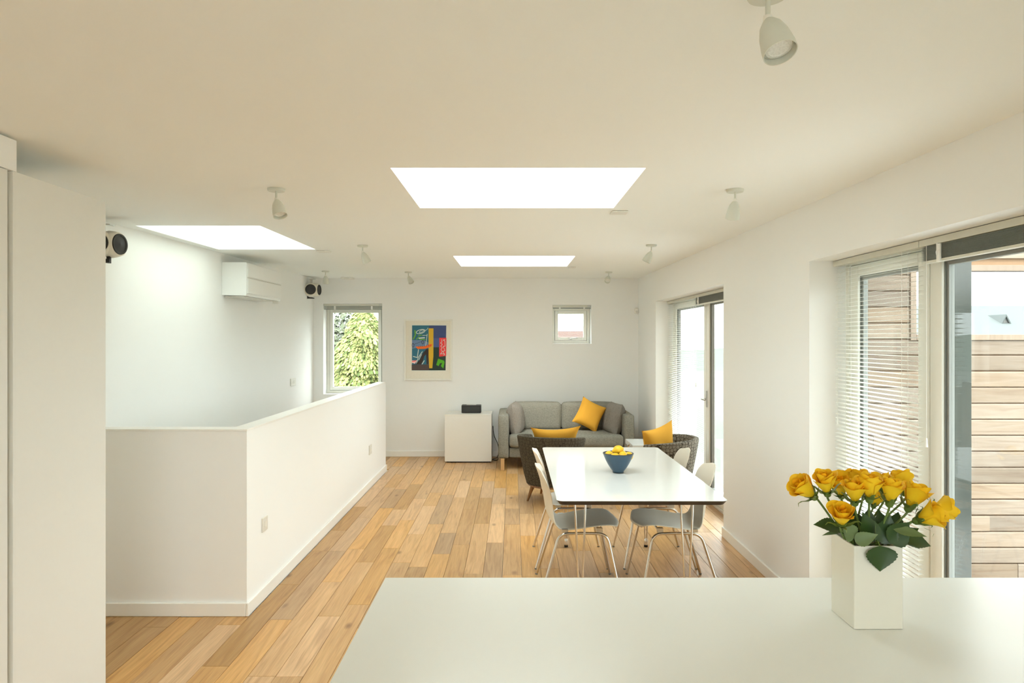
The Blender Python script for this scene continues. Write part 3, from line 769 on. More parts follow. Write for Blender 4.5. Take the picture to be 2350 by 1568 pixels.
for a, c in ((SX0+aw+.03, xm-.004), (xm+.004, SX1-aw-.02)):
    MB().rbox(((a+c)/2, 8.83, .595), (c-a, .19, .35), .05, .014, n=15, jit=.005, seed=a*10).build('back_cushion', M['sofa'], sf, smooth=True)

def pillow(name, w, h, t, m_, pinch=.10, seed=0, wr=.004, n=21):
    m = MB()
    for sg in (1, -1):
        def fn(a, b):
            u, v = a*2-1, b*2-1
            x = u*w/2*(1-pinch*(1-v*v)); y = v*h/2*(1-pinch*(1-u*u))
            th = t/2*max(0, (1-u**4)*(1-v**4))**.62
            q = Vector((x, y, sg*th)); k = (1-u*u)*(1-v*v)
            q.z += noise.noise(Vector((x*12+seed, y*12, sg)))*wr*2*k; return q
        m.grid(fn, n, n)
    m.weld = True
    return m
def put_pillow(name, label, cat, w, h, t, m_, mtx, pinch=.10, seed=0, wr=.004, grp=None, piping=None):
    m = pillow(name, w, h, t, m_, pinch, seed, wr)
    o = m.build(name, m_, None, smooth=True); o.matrix_world = mtx; tag(o, label, cat, grp); return o
def frame_m(loc, xa, ya):
    xa = Vector(xa).normalized(); ya = Vector(ya); za = xa.cross(ya).normalized(); ya = za.cross(xa).normalized()
    m = Matrix((xa, ya, za)).transposed().to_4x4(); m.translation = Vector(loc); return m
put_pillow('scatter_cushion', 'mustard yellow cushion standing on one corner against the sofa back', 'cushion', .335, .355, .13, M['yellow'],
           frame_m(at(1353, 952, 8.60), (.87, .0, -.43), (.36, .25, .87)), .10, 3, .003, 'mustard yellow cushions')
put_pillow('side_pillow', 'grey pillow upright at the left arm of the sofa', 'pillow', .42, .40, .21, M['pillow_grey'],
           frame_m(at(1183, 961, 8.58), (.12, 1, .02), (-.10, .06, 1)), .03, 5, .008, 'loose grey sofa pillows')
put_pillow('side_pillow', 'grey pillow leaning on the right arm of the sofa', 'pillow', .42, .40, .21, M['pillow_grey'],
           frame_m(at(1408, 961, 8.58), (.2, -1, .0), (.20, .06, 1)), .03, 9, .008, 'loose grey sofa pillows')

# ------------------------------------------------------------------ armchairs
def armchair(label, loc, face, tw='tweed'):
    r = thing('armchair', label, 'armchair', loc, 'patterned grey tub armchairs')
    L = Vector(loc); a0 = face+PI
    def ring(ang):
        t = abs(ang)/math.radians(118)
        return .655-.045*t**2.2
    m = MB(); na = 33; cs = []
    for i in range(na):
        ang = (i/(na-1)*2-1)*math.radians(118); top = ring(ang)
        sec = []
        for q in range(6):
            v = q/5; sec.append((.245+.095*v**.8, .165+(top-.02-.165)*v))
        ro = .34
        sec += [(ro-.004, top-.006), (ro-.022, top), (ro-.045, top-.004), (ro-.055, top-.02)]
        for q in range(1, 5):
            v = q/4; sec.append((ro-.055-.05*v, top-.02-(top-.30)*v))
        sec.append((.16, .20))
        cs.append([(math.cos(a0+ang)*s[0]*(1.0), math.sin(a0+ang)*s[0], s[1]) for s in sec])
    ns = len(cs[0]); vs = [p for c in cs for p in c]; fs = []
    for i in range(na-1):
        for q in range(ns-1): fs.append((i*ns+q, i*ns+q+1, (i+1)*ns+q+1, (i+1)*ns+q))
        fs.append((i*ns+ns-1, i*ns, (i+1)*ns, (i+1)*ns+ns-1))
    fs += [tuple(range(ns))[::-1], tuple((na-1)*ns+q for q in range(ns))]
    m.add([Vector(p)+L for p in vs], fs); m.build('tub_shell', M[tw], r, smooth=True)
    fx, fy = math.cos(face), math.sin(face)
    MB().lathe([(.0, .165), (.235, .165), (.25, .19), (.255, .27), (.235, .30)], 28, L).build('seat_base', M[tw], r, smooth=True)
    MB().lathe([(.20, .301), (.268, .315), (.275, .36), (.24, .395), (0, .402)], 28, L).build('seat_cushion', M[tw], r, smooth=True)
    MB().lathe([(.0, .143), (.225, .143), (.235, .15), (.235, .1645), (0, .1645)], 28, L).build('base_ring', M['armleg'], r, smooth=True)
    for k in range(4):
        t = face+PI/4+k*PI/2; d = Vector((math.cos(t), math.sin(t), 0))
        MB().tube([L+d*.20+Vector((0, 0, .144)), L+d*.255+Vector((0, 0, .001))], [.021, .010], 10).build('leg', M['armleg'], r, smooth=True)
    return r
armchair('tub armchair in shade-darkened tweed seen from behind, left of the dining table end', (.385, 6.78, 0), math.radians(66), 'tweed_shaded')
armchair('patterned tub armchair beside the far glazed doors', (1.44, 6.56, 0), math.radians(165))
put_pillow('scatter_cushion', 'mustard yellow cushion tucked in the armchair left of the table', 'cushion', .50, .36, .12, M['yellow'],
           frame_m((.42, 6.72, .565), (1, .12, .02), (.0, -.35, 1)), .20, 13, .003, 'mustard yellow cushions')
put_pillow('scatter_cushion', 'mustard yellow cushion in the armchair by the far doors', 'cushion', .42, .40, .13, M['yellow'],
           frame_m((1.41, 6.58, .565), (.80, .55, .18), (.25, .1, 1)), .14, 17, .003, 'mustard yellow cushions')

# side table by the doors
t = thing('side_table', 'low white side table between the sofa and the far armchair', 'table', (1.47, 7.55, 0))
MB().box(1.285, 1.66, 7.30, 7.77, .40, .452).build('tabletop', M['table'], t, bevel=.003)
for xx in (1.31, 1.635):
    for yy in (7.33, 7.74): MB().tube([(xx, yy, .0005), (xx, yy, .3995)], .011, 10).build('leg', M['chrome'], t, smooth=True)
d = MB(); d.tube(bez([(1.272, 7.45, .405), (1.262, 7.42, .43), (1.272, 7.38, .445)], 4), .006, 8); d.build('handle', M['chrome'], t, smooth=True)

# white low cabinet and dock
lc = thing('low_cabinet', 'small plain white cabinet against the back wall left of the sofa', 'cabinet', (-.575, 8.97, 0))
LX0, LX1 = -.867, -.268
MB().box(LX0, LX1, 8.768, 9.19, .018, .60).build('carcass', M['white'], lc)
MB().box(LX0, LX1, 8.75, 8.767, .018, .602).build('door', M['white'], lc, bevel=.0015)
MB().box(LX0-.001, LX1+.001, 8.748, 9.195, .6025, .622).build('cabinet_top', M['white'], lc, bevel=.0015)
MB().box(LX0+.02, LX1-.02, 8.79, 9.17, .0005, .0175).build('plinth', M['black'], lc)
dk = thing('speaker_dock', 'small black audio dock on top of the white cabinet', 'speaker', (-.53, 8.95, .622))
MB().box(-.665, -.41, 8.90, 9.03, .6225, .725).build('housing', M['black'], dk, bevel=.008)
MB().box(-.65, -.425, 8.896, 8.8995, .635, .70).build('grille', M['dark'], dk)
MB().box(-.60, -.475, 8.92, 9.0, .7255, .728).build('top_panel', M['steel'], dk)
c = MB().tube(bez([(-.262, 9.17, .42), (-.245, 9.12, .30), (-.20, 9.10, .20), (-.185, 9.12, .10), (-.2, 9.05, .02), (-.26, 8.98, .008), (-.22, 8.9, .007), (-.19, 8.97, .008), (-.20, 9.1, .03)], 5), .005, 6).build('power_cable', M['black'], None, smooth=True)
tag(c, 'black power cable hanging between the white cabinet and the sofa', 'cable')

# ------------------------------------------------------------------ picture
px0, px1 = (928-VX)/F*YB, (1038-VX)/F*YB; pz0, pz1 = CAMZ-(873-VY)/F*YB, CAMZ-(733-VY)/F*YB
pic = thing('framed_print', 'framed colourful abstract print hanging on the back wall', 'picture', ((px0+px1)/2, YB-.01, pz0))
FW = .022; y0, y1 = YB-.028, YB-.001
MB().box(px0, px0+FW, y0, y1, pz0, pz1).box(px1-FW, px1, y0, y1, pz0, pz1).box(px0+FW, px1-FW, y0, y1, pz0, pz0+FW).box(px0+FW, px1-FW, y0, y1, pz1-FW, pz1).build('frame', M['frame'], pic, bevel=.002)
MB().box(px0+FW, px1-FW, YB-.012, YB-.004, pz0+FW, pz1-FW).build('mount', M['mount'], pic)
# print area: crop pixel coordinates (u 240..955, v 250..1205 of the enlarged view)
def pp(u, v, lay):
    X = 920+u/9.22; Y_ = 720+v/9.22
    return ((X-VX)/F*YB, YB-.0125-.0004*lay, CAMZ-(Y_-VY)/F*YB)
pr = MB(); mats = []
def poly(mn, pts, lay):
    if M[mn] not in mats: mats.append(M[mn])
    pr.mi = mats.index(M[mn]); pr.add([pp(u, v, lay) for u, v in pts], [tuple(range(len(pts)))])
def line(mn, pts, w, lay):
    for (a, b2), (c2, d2) in zip(pts, pts[1:]):
        dx, dy = c2-a, d2-b2; l = math.hypot(dx, dy) or 1; nx, ny = -dy/l*w/2, dx/l*w/2
        poly(mn, [(a+nx, b2+ny), (c2+nx, d2+ny), (c2-nx, d2-ny), (a-nx, b2-ny)], lay)
poly('teal', [(240, 250), (600, 250), (600, 1200), (235, 1200)], 1)
poly('navy', [(600, 250), (962, 252), (955, 720), (600, 720)], 1)
poly('navy2', [(690, 520), (815, 520), (815, 712), (690, 712)], 2)
poly('dgreen', [(600, 712), (955, 712), (948, 1200), (600, 1200)], 1.5)
poly('lilac', [(240, 560), (480, 560), (600, 620), (540, 700), (240, 740)], 2)
poly('brown', [(232, 1075), (605, 1075), (600, 1200), (232, 1200)], 3)
poly('black2', [(310, 1070), (400, 980), (470, 830), (540, 750), (590, 745), (590, 1070), (545, 1070), (535, 860), (500, 900), (470, 1000), (430, 1075)], 3)
poly('ylw', [(590, 312), (692, 312), (690, 900), (668, 1155), (602, 1155), (588, 900)], 4)
poly('red', [(815, 512), (965, 512), (958, 895), (812, 912)], 4)
poly('green', [(790, 950), (915, 995), (925, 1030), (900, 1160), (850, 1110), (875, 1040), (830, 1050), (800, 1110), (750, 1085)], 4)
poly('orange', [(310, 700), (390, 690), (500, 690), (640, 640), (670, 660), (640, 700), (520, 745), (360, 748)], 5)
for q in range(7): line('black2', [(380+q*40, 690-q*4), (392+q*40, 712-q*5)], 8, 6)
poly('pink', [(235, 990), (345, 990), (300, 1060), (235, 1040)], 4); line('red', [(240, 1010), (320, 1000)], 16, 5)
for e, w_ in (((420, 380, 95, 42), 14), ((440, 375, 50, 22), 10)):
    line('chalk', [(e[0]+e[2]*math.cos(t/10*2*PI), e[1]-20*math.cos(t/10*2*PI)+e[3]*math.sin(t/10*2*PI)) for t in range(11)], w_, 3)
line('chalk', [(500, 365), (560, 335), (575, 300)], 10, 3)
line('chalk', [(560, 430), (545, 560), (525, 680)], 12, 3); line('chalk', [(460, 460), (560, 458)], 10, 3)
line('lime', [(300, 350), (310, 450), (265, 545)], 24, 3); line('lime', [(370, 470), (450, 450)], 18, 3); line('lime', [(330, 545), (380, 500), (400, 545), (520, 550)], 20, 3)
line('chalk', [(380, 520), (510, 510)], 26, 3.5)
line('chalk', [(375, 760), (350, 930), (260, 905)], 16, 3); line('chalk', [(460, 800), (370, 930), (330, 1060)], 14, 3); line('chalk', [(440, 860), (380, 980)], 12, 3); line('chalk', [(500, 990), (450, 1070)], 16, 4)
for cx_ in (260, 465): line('black2', [(cx_+22*math.cos(t/8*2*PI), (670 if cx_ < 300 else 605)+42*math.sin(t/8*2*PI)) for t in range(9)], 10, 4)
line('black2', [(285, 650), (440, 590)], 6, 4)
line('chalk', [(865, 545), (870, 600), (840, 620), (880, 650), (845, 690), (880, 720), (850, 760), (880, 800), (840, 860)], 9, 5)
line('chalk', [(940, 550), (895, 560), (935, 580), (938, 690), (895, 690), (935, 780), (890, 800), (930, 870), (900, 880)], 9, 5); line('chalk', [(835, 850), (930, 850)], 9, 5)
for (a, b2, c2, d2) in ((236, 240, 966, 250), (228, 1200, 955, 1212)): poly('chalk', [(a, b2), (c2, b2+4), (c2, d2), (a, d2)], .8)
pr.build('artwork', mats, pic)

# ------------------------------------------------------------------ air conditioner
ac = thing('air_conditioner', 'white wall-mounted air conditioner under the ceiling above the stairs', 'air conditioner', (-2.69, 6.78, 2.14))
AX = -2.456; AZ0, AZ1 = 1.99, 2.30
m = MB(); m.prism([(XL+.001, AZ0+.005), (AX-.012, AZ0), (AX-.004, AZ0+.012), (AX, AZ1-.008), (AX-.008, AZ1), (XL+.001, AZ1)], 1, 6.315, 7.25)
m.v = [(p[0], p[1], p[2]) for p in m.v]; m.build('casing', M['acw'], ac, bevel=.003)
MB().box(AX-.004, AX+.003, 6.325, 7.24, AZ0+.165, AZ0+.172).build('panel_gap', M['plate'], ac)
MB().box(AX-.001, AX+.006, 6.325, 7.24, AZ0+.175, AZ1-.022).build('front_panel', M['acw'], ac, bevel=.002)
MB().box(AX-.001, AX+.006, 6.325, 7.24, AZ0+.024, AZ0+.162).build('air_flap', M['acw'], ac, bevel=.002)
MB().box(XL+.01, AX-.05, 6.36, 7.2, AZ0-.010, AZ0-.0005).build('outlet_louvre', M['plate'], ac)
MB().box(AX-.05, AX-.01, 7.14, 7.19, AZ0-.03, AZ0-.001).build('sensor', M['plate'], ac)

# ------------------------------------------------------------------ wall speakers (white pods, two black drivers)
def speaker(label, c, n1, n2, shift):
    c = Vector(c); r = thing('surround_speaker', label, 'speaker', c, 'white twin-driver surround speakers')
    R = .086; m = MB()
    for i, (n_, off) in enumerate(((Vector(n1).normalized(), Vector((0, 0, 0))), (Vector(n2).normalized(), Vector(shift)))):
        q = n_.to_track_quat('Z', 'Y').to_matrix().to_4x4()
        m.lathe([(.0, -.075), (.05, -.068), (.078, -.04), (.088, 0), (.084, .03), (.0765, .058), (.072, .062), (.0, .062)], 28, c+off, q)
        d = MB(); d.lathe([(.0, .0622), (.0675, .0622), (.066, .069), (.056, .069), (.053, .0645), (.0, .0642)], 28, c+off, q)
        dr = d.build('driver', M['dark'], r, smooth=True)
        MB().lathe([(.049, .0645), (.02, .0668), (0, .070)], 24, c+off, q).build('cone', M['black'], dr, smooth=True)
    m.build('pod', M['shell'], r, smooth=True)
    return r
sp = at(713, 665, 8.92); r = speaker('white pod speaker in the back left corner beside the window', sp, (.26, -.97, 0), (1, -.09, 0), (.036, .045, 0))
MB().box(sp.x-.012, sp.x+.012, sp.y+.0, sp.y+.04, sp.z+.085, sp.z+.135).box(sp.x-.02, sp.x+.05, sp.y-.01, sp.y+.05, sp.z+.135, sp.z+.142).build('bracket', M['steel'], r)
pl = MB(); pts = [(-.10, -.115), (.035, -.115), (.035, -.105)]+[(-.0+.098*math.cos(t), .098*math.sin(t)) for t in [-1.5, -1.75, -2.0, -2.3, -2.6, -2.9, -3.1]]+[(-.10, .0)]
pl.prism([(sp.x+a, sp.z+b2) for a, b2 in pts], 1, sp.y+.03, sp.y+.05); pl.build('back_plate', M['black'], r)
arm = MB().tube([(sp.x, sp.y+.06, sp.z), (sp.x, YB-.001, sp.z)], .012, 8).build('wall_arm', M['steel'], r, smooth=True)
sp = at(229, 559, 4.36); r = speaker('white pod speaker high on the left, partly behind the tall cabinet', sp, (.26, -.97, 0), (.99, -.15, 0), (.045, .045, 0))
MB().box(sp.x+.0, sp.x+.022, sp.y-.01, sp.y+.03, sp.z+.082, sp.z+.115).prism([(sp.x-.03, sp.z+.128), (sp.x+.075, sp.z+.115), (sp.x+.075, sp.z+.122), (sp.x-.03, sp.z+.135)], 1, sp.y-.02, sp.y+.04).build('bracket', M['steel'], r)
MB().box(sp.x+.025, sp.x+.066, sp.y-.01, sp.y+.012, sp.z-.124, sp.z-.099).box(sp.x+.035, sp.x+.056, sp.y+.012, sp.y+.03, sp.z-.124, sp.z-.06).build('back_plate', M['black'], r)
MB().tube([(sp.x, sp.y+.0, sp.z), (XL+.001, sp.y+.0, sp.z)], .012, 8).build('wall_arm', M['steel'], r, smooth=True)

# ------------------------------------------------------------------ ceiling spotlights
def spot(label, px, py, aim, stem=.055):
    # position from the canopy on the sloping ceiling
    k = (VY-py)/F; Y = (2.328-CAMZ)/(k-.0085); X = (px-VX)/F*Y; Z = ceilz(Y)
    r = thing('ceiling_spotlight', label, 'spotlight', (X, Y, Z), 'white ceiling spotlights')
    MB().lathe([(.041, -.014), (.044, -.008), (.044, -.001)], 28, (X, Y, Z)).build('ceiling_rose', M['spot'], r, smooth=True)
    MB().tube([(X, Y, Z-.014), (X, Y, Z-stem)], .0055, 10).build('stem', M['spot'], r, smooth=True)
    j = Vector((X, Y, Z-stem)); d = Vector(aim).normalized(); q = d.to_track_quat('Z', 'Y').to_matrix().to_4x4()
    MB().lathe([(0, -.010), (.009, -.006), (.010, 0), (.009, .006), (0, .010)], 12, j).build('joint', M['white'], r, smooth=True)
    hd = MB().lathe([(.007, .002), (.014, .010), (.024, .026), (.031, .05), (.035, .08), (.0355, .098), (.0335, .098), (.033, .082), (.0, .080)], 28, j, q).build('lamp_shade', M['spot'], r, smooth=True)
    MB().lathe([(.030, .083), (.028, .0855), (.022, .0865), (.020, .0845), (.008, .0845), (.0, .083)], 24, j, q).build('bulb', M['bulb'], hd, smooth=True)
M['spot'] = mat('spot_paint', (.66, .67, .59), .4, var=.01)
M['bulb'] = mat('bulb_glass', (.85, .85, .80), .15, .2, bump=1, scale=250, var=.2)
spot('large white spotlight at the top right, nearest the camera', 1762, -21, (.14, -.42, -1), .06)
spot('white spotlight above the half wall, left of the nearest skylight', 634, 433, (.34, -.30, -1))
spot('white spotlight right of the nearest skylight', 1687, 435, (0, .5, -1))
spot('white spotlight between the two middle skylights, left side', 832, 563, (.42, .15, -1))
spot('white spotlight near the far glazed doors, tilted left', 1495, 562, (-.5, .1, -1))
spot('faint white spotlight over the stairs by the back window', 747, 622, (0, .2, -1))
spot('white spotlight in the back row, above the framed print', 937, 624, (.45, -.45, -.8))
spot('white spotlight in the back row, above the small square window', 1397, 624, (-.30, -.8, -.7))
# small ceiling sensors
for lb, px, py, w, d_ in (('small flat white sensor on the ceiling beside the nearest skylight', 1421, 486, .10, .09), ('small flat white sensor on the ceiling by the stair skylight', 743, 576, .11, .1),
                          ('small flat white sensor on the ceiling beside the far skylight', 1313, 613, .08, .1), ('white smoke alarm on the ceiling above the left back window', 798, 636.5, .15, .12)):
    k = (VY-py)/F; Y = min((2.328-CAMZ)/(k-.0085), 9.12); X = (px-VX)/F*Y; Z = ceilz(Y)
    r = thing('ceiling_sensor', lb, 'sensor', (X, Y, Z))
    hh = .03 if 'smoke' in lb else .012
    MB().box(X-w/2, X+w/2, Y-d_/2, Y+d_/2, Z-hh, Z-.0015).build('casing', M['white'], r, bevel=.004)
    MB().box(X-w*.2, X+w*.2, Y-d_/2-.001, Y-d_/2, Z-hh*.7, Z-hh*.4).build('slot', M['plate'], r)
# sockets and switches
def plate_x(name, label, X, y, z, w, h, sgn, holes=1, cat='switch'):
    r = thing(name, label, cat, (X, y, z)); a, b2 = sorted((X+sgn*.0005, X+sgn*.009))
    MB().box(a, b2, y-w/2, y+w/2, z-h/2, z+h/2).build('plate', M['plate'], r, bevel=.002)
    for k in range(holes):
        yy = y+(k-(holes-1)/2)*.04; a2, b3 = sorted((X+sgn*.009, X+sgn*.013)); MB().box(a2, b3, yy-.012, yy+.012, z-.018, z+.018).build('rocker', M['white'], r, bevel=.001)
plate_x('socket', 'white wall socket low on the half wall, nearest the camera', HX, 4.19, .475-.02, .086, .086, 1, 1, 'socket')
plate_x('socket', 'white wall socket on the half wall, near its far end', HX, 1567*1.525/(1176-849), CAMZ-(1032-778)/F*7.31, .12, .10, 1, 2, 'socket')
plate_x('light_switch', 'white double light switch on the left wall past the air conditioner', XL, 1567*2.69/(1176-672), CAMZ-(877-778)/F*8.36, .19, .09, 1, 3)
r = thing('socket', 'white double wall socket on the back wall right of the sofa', 'socket', ((1487-VX)/F*YB, YB-.01, .33))
c_ = (1487-VX)/F*YB; MB().box(c_-.04, c_+.04, YB-.011, YB-.0005, .275, .43).build('plate', M['plate'], r, bevel=.002)
for zz_ in (.31, .39): MB().box(c_-.02, c_+.02, YB-.014, YB-.0112, zz_-.018, zz_+.018).build('rocker', M['white'], r)
r = thing('motion_sensor', 'small white motion sensor high in the back right corner', 'sensor', (1.67, 9.19, 1.97))
MB().rbox((1.672, 9.19, 1.968), (.05, .045, .075), .012, .003).build('casing', M['white'], r, smooth=True)
MB().rbox((1.668, 9.166, 1.955), (.03, .008, .025), .003).build('lens', M['plate'], r, smooth=True)

# ------------------------------------------------------------------ vase with roses
VX0, VX1, VY0, VY1, VH = .799, .914, 1.597, 1.712, .195
va = thing('vase', 'tall square white ceramic vase on the kitchen counter', 'vase', ((VX0+VX1)/2, (VY0+VY1)/2, KZ))
m = MB(); tk = .004
loops(m, [(rrect(VX0, VX1, VY0, VY1, .003, 3), KZ+.001), (rrect(VX0, VX1, VY0, VY1, .003, 3), KZ+VH), (rrect(VX0+tk, VX1-tk, VY0+tk, VY1-tk, .002, 3), KZ+VH), (rrect(VX0+tk, VX1-tk, VY0+tk, VY1-tk, .002, 3), KZ+.01)])
m.build('vase_body', M['vase'], va)
def petal_mesh(R, H, half, flare, seed, name):
    m = MB(); rn = random.Random(seed)
    ph = rn.uniform(0, 6)
    def fn(a, b2):
        u = a*2-1; v = b2
        hw = half*(.35+.75*math.sin(PI*min(.62, v*.62+.02)))*(1 if v < .8 else 1-.45*((v-.8)/.2)**2)
        th = u*hw; rad = R*(.25+.85*math.sin(v*PI*.5))+flare*max(0, v-.6)**1.5*5*(.7+.3*math.cos(u*2+ph))
        z = H*v*(1-.10*u*u*v)-flare*.6*max(0, v-.75)*4*(v-.7)
        return (rad*math.cos(th), rad*math.sin(th), z)
    m.grid(fn, 9, 9); me = m.mesh(name, M['petal'], True)
    return me
PM = {'in': [petal_mesh(.008, .062, 1.9, .0005, 1, 'petal'), petal_mesh(.012, .063, 1.5, .001, 2, 'petal')],
      'mid': [petal_mesh(.0165, .061, 1.25, .002, 3, 'petal'), petal_mesh(.018, .062, 1.2, .003, 4, 'petal')],
      'out': [petal_mesh(.0205, .056, 1.15, .005, 5, 'petal'), petal_mesh(.022, .053, 1.1, .008, 6, 'petal')]}
for k in PM['in']: k.materials[0] = M['petal2']
sep = MB()
for k in range(5):
    t = 2*PI*k/5; 
    P = [(Vector((math.cos(t)*r_, math.sin(t)*r_, z_)), w_) for r_, z_, w_ in ((.006, -.004, .006), (.020, .004, .006), (.029, .014, .0035), (.038, .018, .0018), (.044, .012, .0006))]
    s_ = Vector((-math.sin(t), math.cos(t), 0)); vs = []
    for p, w_ in P: vs += [p-s_*w_, p+s_*w_]
    sep.add(vs, [(2*i, 2*i+1, 2*i+3, 2*i+2) for i in range(4)])
sep.lathe([(.003, -.014), (.008, -.010), (.010, -.003), (.012, .004), (.0, .004)], 12)
SEP = sep.mesh('sepals', M['stem'], True)
def leafgeo(base, direction, L, Wd, normal, curl=.15, teeth=9):
    # serrated, folded leaf
    d = Vector(direction).normalized(); n = Vector(normal); s = d.cross(n).normalized(); n = s.cross(d).normalized(); base = Vector(base)
    m = MB(); rows = teeth*2+1; vs = []
    for i in range(rows):
        t = i/(rows-1); w = Wd*.5*(math.sin(PI*t**.62)**1.05 if 0 < t < 1 else 0)*(1.0 if i % 2 else .93)
        c = base+d*L*t-n*curl*L*t*t
        vs += [c-s*w+n*w*.22-n*0, c-s*w*.5+n*w*.06, c, c+s*w*.5+n*w*.06, c+s*w+n*w*.22]
    fs = [(i*5+k, i*5+k+1, (i+1)*5+k+1, (i+1)*5+k) for i in range(rows-1) for k in range(4)]
    m.add(vs, fs); m.weld = True; return m
rr = random.Random(21)
vc = Vector(((VX0+VX1)/2, (VY0+VY1)/2, KZ+VH))
ROSES = [ # px, py, depth, size, tilt bias
 (1843, 1118, 1.66, 1.12, 'leftmost yellow rose of the bouquet, leaning left', (-.75, -.1, .65)),
 (1893, 1103, 1.63, 1.02, 'tall yellow rose second from the left of the bouquet', (-.25, -.15, 1)),
 (1928, 1112, 1.70, 1.0, 'yellow rose behind, between the second and the centre left roses', (-.25, -.3, 1)),
 (1961, 1124, 1.62, .98, 'yellow rose just left of the bouquet centre, slim and upright', (-.08, -.1, 1)),
 (1996, 1112, 1.61, 1.08, 'yellow rose at the front centre of the bouquet with a straight stem', (.0, -.05, 1)),
 (2046, 1122, 1.60, 1.08, 'yellow rose right of the bouquet centre with a long thin stem', (.08, -.1, 1)),
 (2071, 1102, 1.72, .98, 'yellow rose at the back right, turned away showing green sepals', (.15, .5, 1)),
 (2101, 1134, 1.64, 1.16, 'full yellow rose on the right, below the back right one', (.40, -.12, 1)),
 (2142, 1184, 1.60, 1.12, 'open yellow rose at far right, the lower of the pair', (.75, -.5, .45)),
 (2166, 1170, 1.66, 1.12, 'open yellow rose at far right, the outermost of the pair', (.95, -.15, .35)),
 (1933, 1180, 1.55, 1.02, 'low yellow rose at the front left, just above the vase rim', (-.20, -.5, .9)),
 (2022, 1106, 1.71, 1.0, 'yellow rose at the back centre, right of the tall centre one', (.0, .2, 1)),
 (1975, 1099, 1.73, .98, 'yellow rose at the back centre, left of the tall centre one', (-.0, .2, 1)),
 (1944, 1097, 1.75, .9, 'pale yellow rose at the back left, mostly hidden', (-.1, .3, 1)),
 (2012, 1142, 1.70, .72, 'small low yellow rose behind the straight centre stem', (.3, -.1, 1)),
]
rose_roots = []
for i, (px, py, Y, sz, lb, ax) in enumerate(ROSES):
    ax = Vector(ax).normalized(); cen = at(px, py, Y); base = cen-ax*.030*sz
    tx = (px-2010)/200
    rimp = Vector((vc.x+max(-.045, min(.045, tx*.06)), vc.y+max(-.04, min(.04, (Y-1.65)*.5)), vc.z-.01))
    foot = Vector((vc.x-(rimp.x-vc.x)*.3, vc.y-(rimp.y-vc.y)*.3, KZ+.02))
    r = thing('rose', lb, 'flower', base, 'yellow roses in the square white vase'); rose_roots.append((r, base, rimp))
    q = ax.to_track_quat('Z', 'Y')
    spin = rr.random()*6
    def addm(me, name, rz, s=1.0, tilt=0):
        o = bpy.data.objects.new(name, me); C.objects.link(o); o.parent = r
        o.rotation_mode = 'QUATERNION'; o.rotation_quaternion = q @ Matrix.Rotation(rz, 3, 'Z').to_quaternion() @ Matrix.Rotation(tilt, 3, 'Y').to_quaternion()
        o.scale = (s*sz*.9,)*3; return o
    for k in range(3): addm(PM['in'][k % 2], 'petal', spin+k*2.2, .92, 0)
    for k in range(4): addm(PM['mid'][k % 2], 'petal', spin+.5+k*PI/2+rr.uniform(-.2, .2), rr.uniform(.95, 1.03), rr.uniform(-.02, .06))
    for k in range(5): addm(PM['out'][k % 2], 'petal', spin+k*2*PI/5+rr.uniform(-.2, .2), rr.uniform(.92, 1.06), rr.uniform(.0, .16))
    addm(SEP, 'sepals', spin)
    mid = (base-ax*.02).lerp(rimp, .5)+Vector((0, 0, .003))
    path = bez([base-ax*.006, base-ax*.02, mid, rimp, foot], 6)
    MB().tube(path, .0026 if sz > .8 else .002, 8).build('stem', M['stem'], r, smooth=True)
def add_leaf(ri, px, py, Y, dpx, dpy, dY, L, Wd, nrm=(0, -1, .3), m_='leaf', curl=.15):
    r, base, rimp = rose_roots[ri]; b0 = at(px, py, Y); e = at(dpx, dpy, Y+dY)
    leafgeo(b0, e-b0, L, Wd, nrm, curl).build('leaf', M[m_], r, smooth=True)
s1 = 1/950
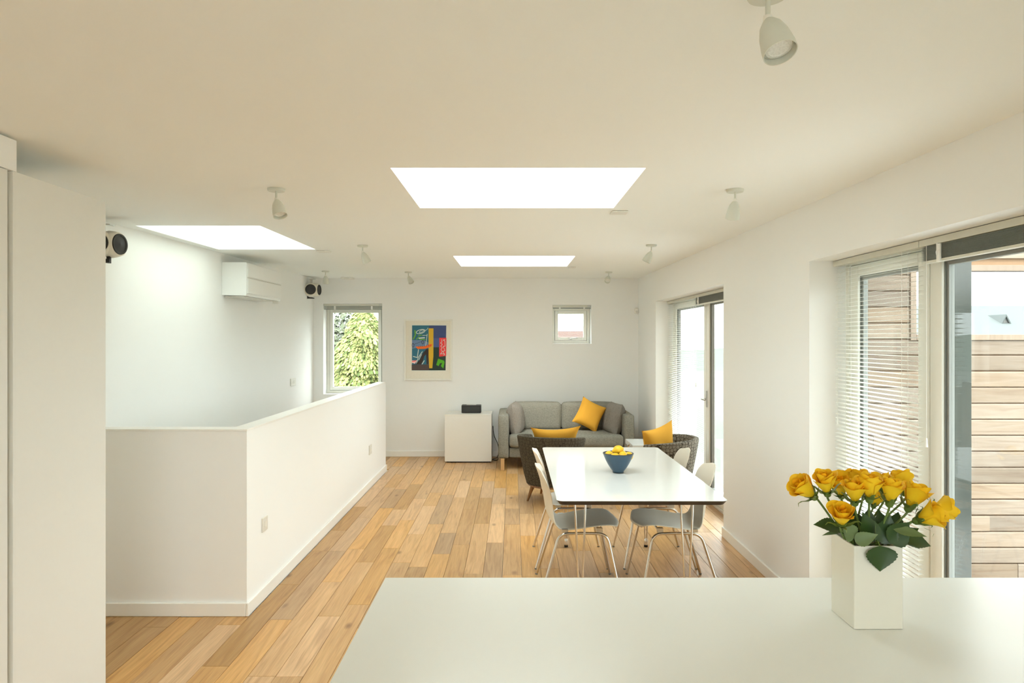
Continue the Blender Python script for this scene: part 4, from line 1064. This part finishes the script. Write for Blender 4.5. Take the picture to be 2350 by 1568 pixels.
# (rose, base px, tip px, dY, length, width)
r_, b_, i_ = rose_roots[5]
leafgeo((.8575, 1.5925, KZ+VH+.002), (-.01, -.03, -1), .060, .076, (0, -1, .05), .02).build('leaf', M['leaf'], r_, smooth=True)
MB().tube([(.8575, 1.5925, KZ+VH+.001), (.858, 1.602, KZ+VH+.008), (.86, 1.64, KZ+VH-.01)], .0015, 6).build('leaf_stalk', M['stem'], r_)
add_leaf(0, 1925, 1212, 1.62, 1866, 1200, -.01, .064, .045, (0, -.6, .8), 'leaf', .1)
add_leaf(10, 1960, 1235, 1.58, 1930, 1195, -.02, .052, .042, (0, -1, .3), 'leaf2', .1)
add_leaf(10, 1962, 1243, 1.575, 2012, 1228, -.02, .052, .034, (0, -1, .4), 'leaf2', .1)
add_leaf(7, 2050, 1215, 1.60, 2122, 1226, -.01, .078, .030, (0, -.7, .8), 'leaf2', .12)
add_leaf(8, 2066, 1228, 1.62, 2138, 1250, .0, .082, .052, (0, -.8, .7), 'leaf', .1)
add_leaf(7, 2040, 1245, 1.60, 2085, 1205, .0, .07, .06, (.2, -1, .3), 'leaf', .1)
add_leaf(4, 2000, 1245, 1.60, 1985, 1180, -.0, .072, .06, (.2, -1, .2), 'leaf', .1)
add_leaf(5, 2025, 1248, 1.61, 2042, 1190, -.0, .070, .058, (-.2, -1, .2), 'leaf', .05)
add_leaf(3, 1972, 1240, 1.63, 1950, 1165, .01, .082, .062, (.3, -1, .2), 'leaf', .08)
add_leaf(4, 1990, 1245, 1.66, 1996, 1170, .01, .082, .064, (-.1, -1, .2), 'leaf', .08)
add_leaf(5, 2022, 1240, 1.67, 2020, 1172, .01, .075, .060, (.3, -1, .2), 'leaf', .08)
add_leaf(11, 2045, 1235, 1.68, 2062, 1178, .01, .068, .056, (-.3, -1, .2), 'leaf', .08)
add_leaf(2, 1945, 1225, 1.68, 1925, 1180, .01, .06, .048, (0, -1, .2), 'leaf', .08)
add_leaf(0, 1925, 1222, 1.61, 1888, 1226, -.01, .045, .014, (0, -.4, 1), 'leaf2', .1)
add_leaf(9, 2072, 1245, 1.60, 2108, 1256, -.0, .045, .018, (0, -.4, 1), 'leaf', .1)
add_leaf(12, 2005, 1245, 1.59, 2010, 1200, -.0, .05, .022, (1, -.6, .2), 'leaf2', .05)
add_leaf(6, 2060, 1140, 1.70, 2052, 1088, -.02, .05, .014, (.4, -1, .2), 'leaf', .2)
add_leaf(13, 1985, 1238, 1.70, 1975, 1185, .01, .06, .05, (0, -1, .3), 'leaf', .05)
add_leaf(14, 2035, 1238, 1.69, 2030, 1190, .01, .06, .05, (0, -1, .3), 'leaf', .05)
add_leaf(8, 2064, 1236, 1.64, 2112, 1210, .0, .055, .034, (0, -.8, .7), 'leaf', .1)
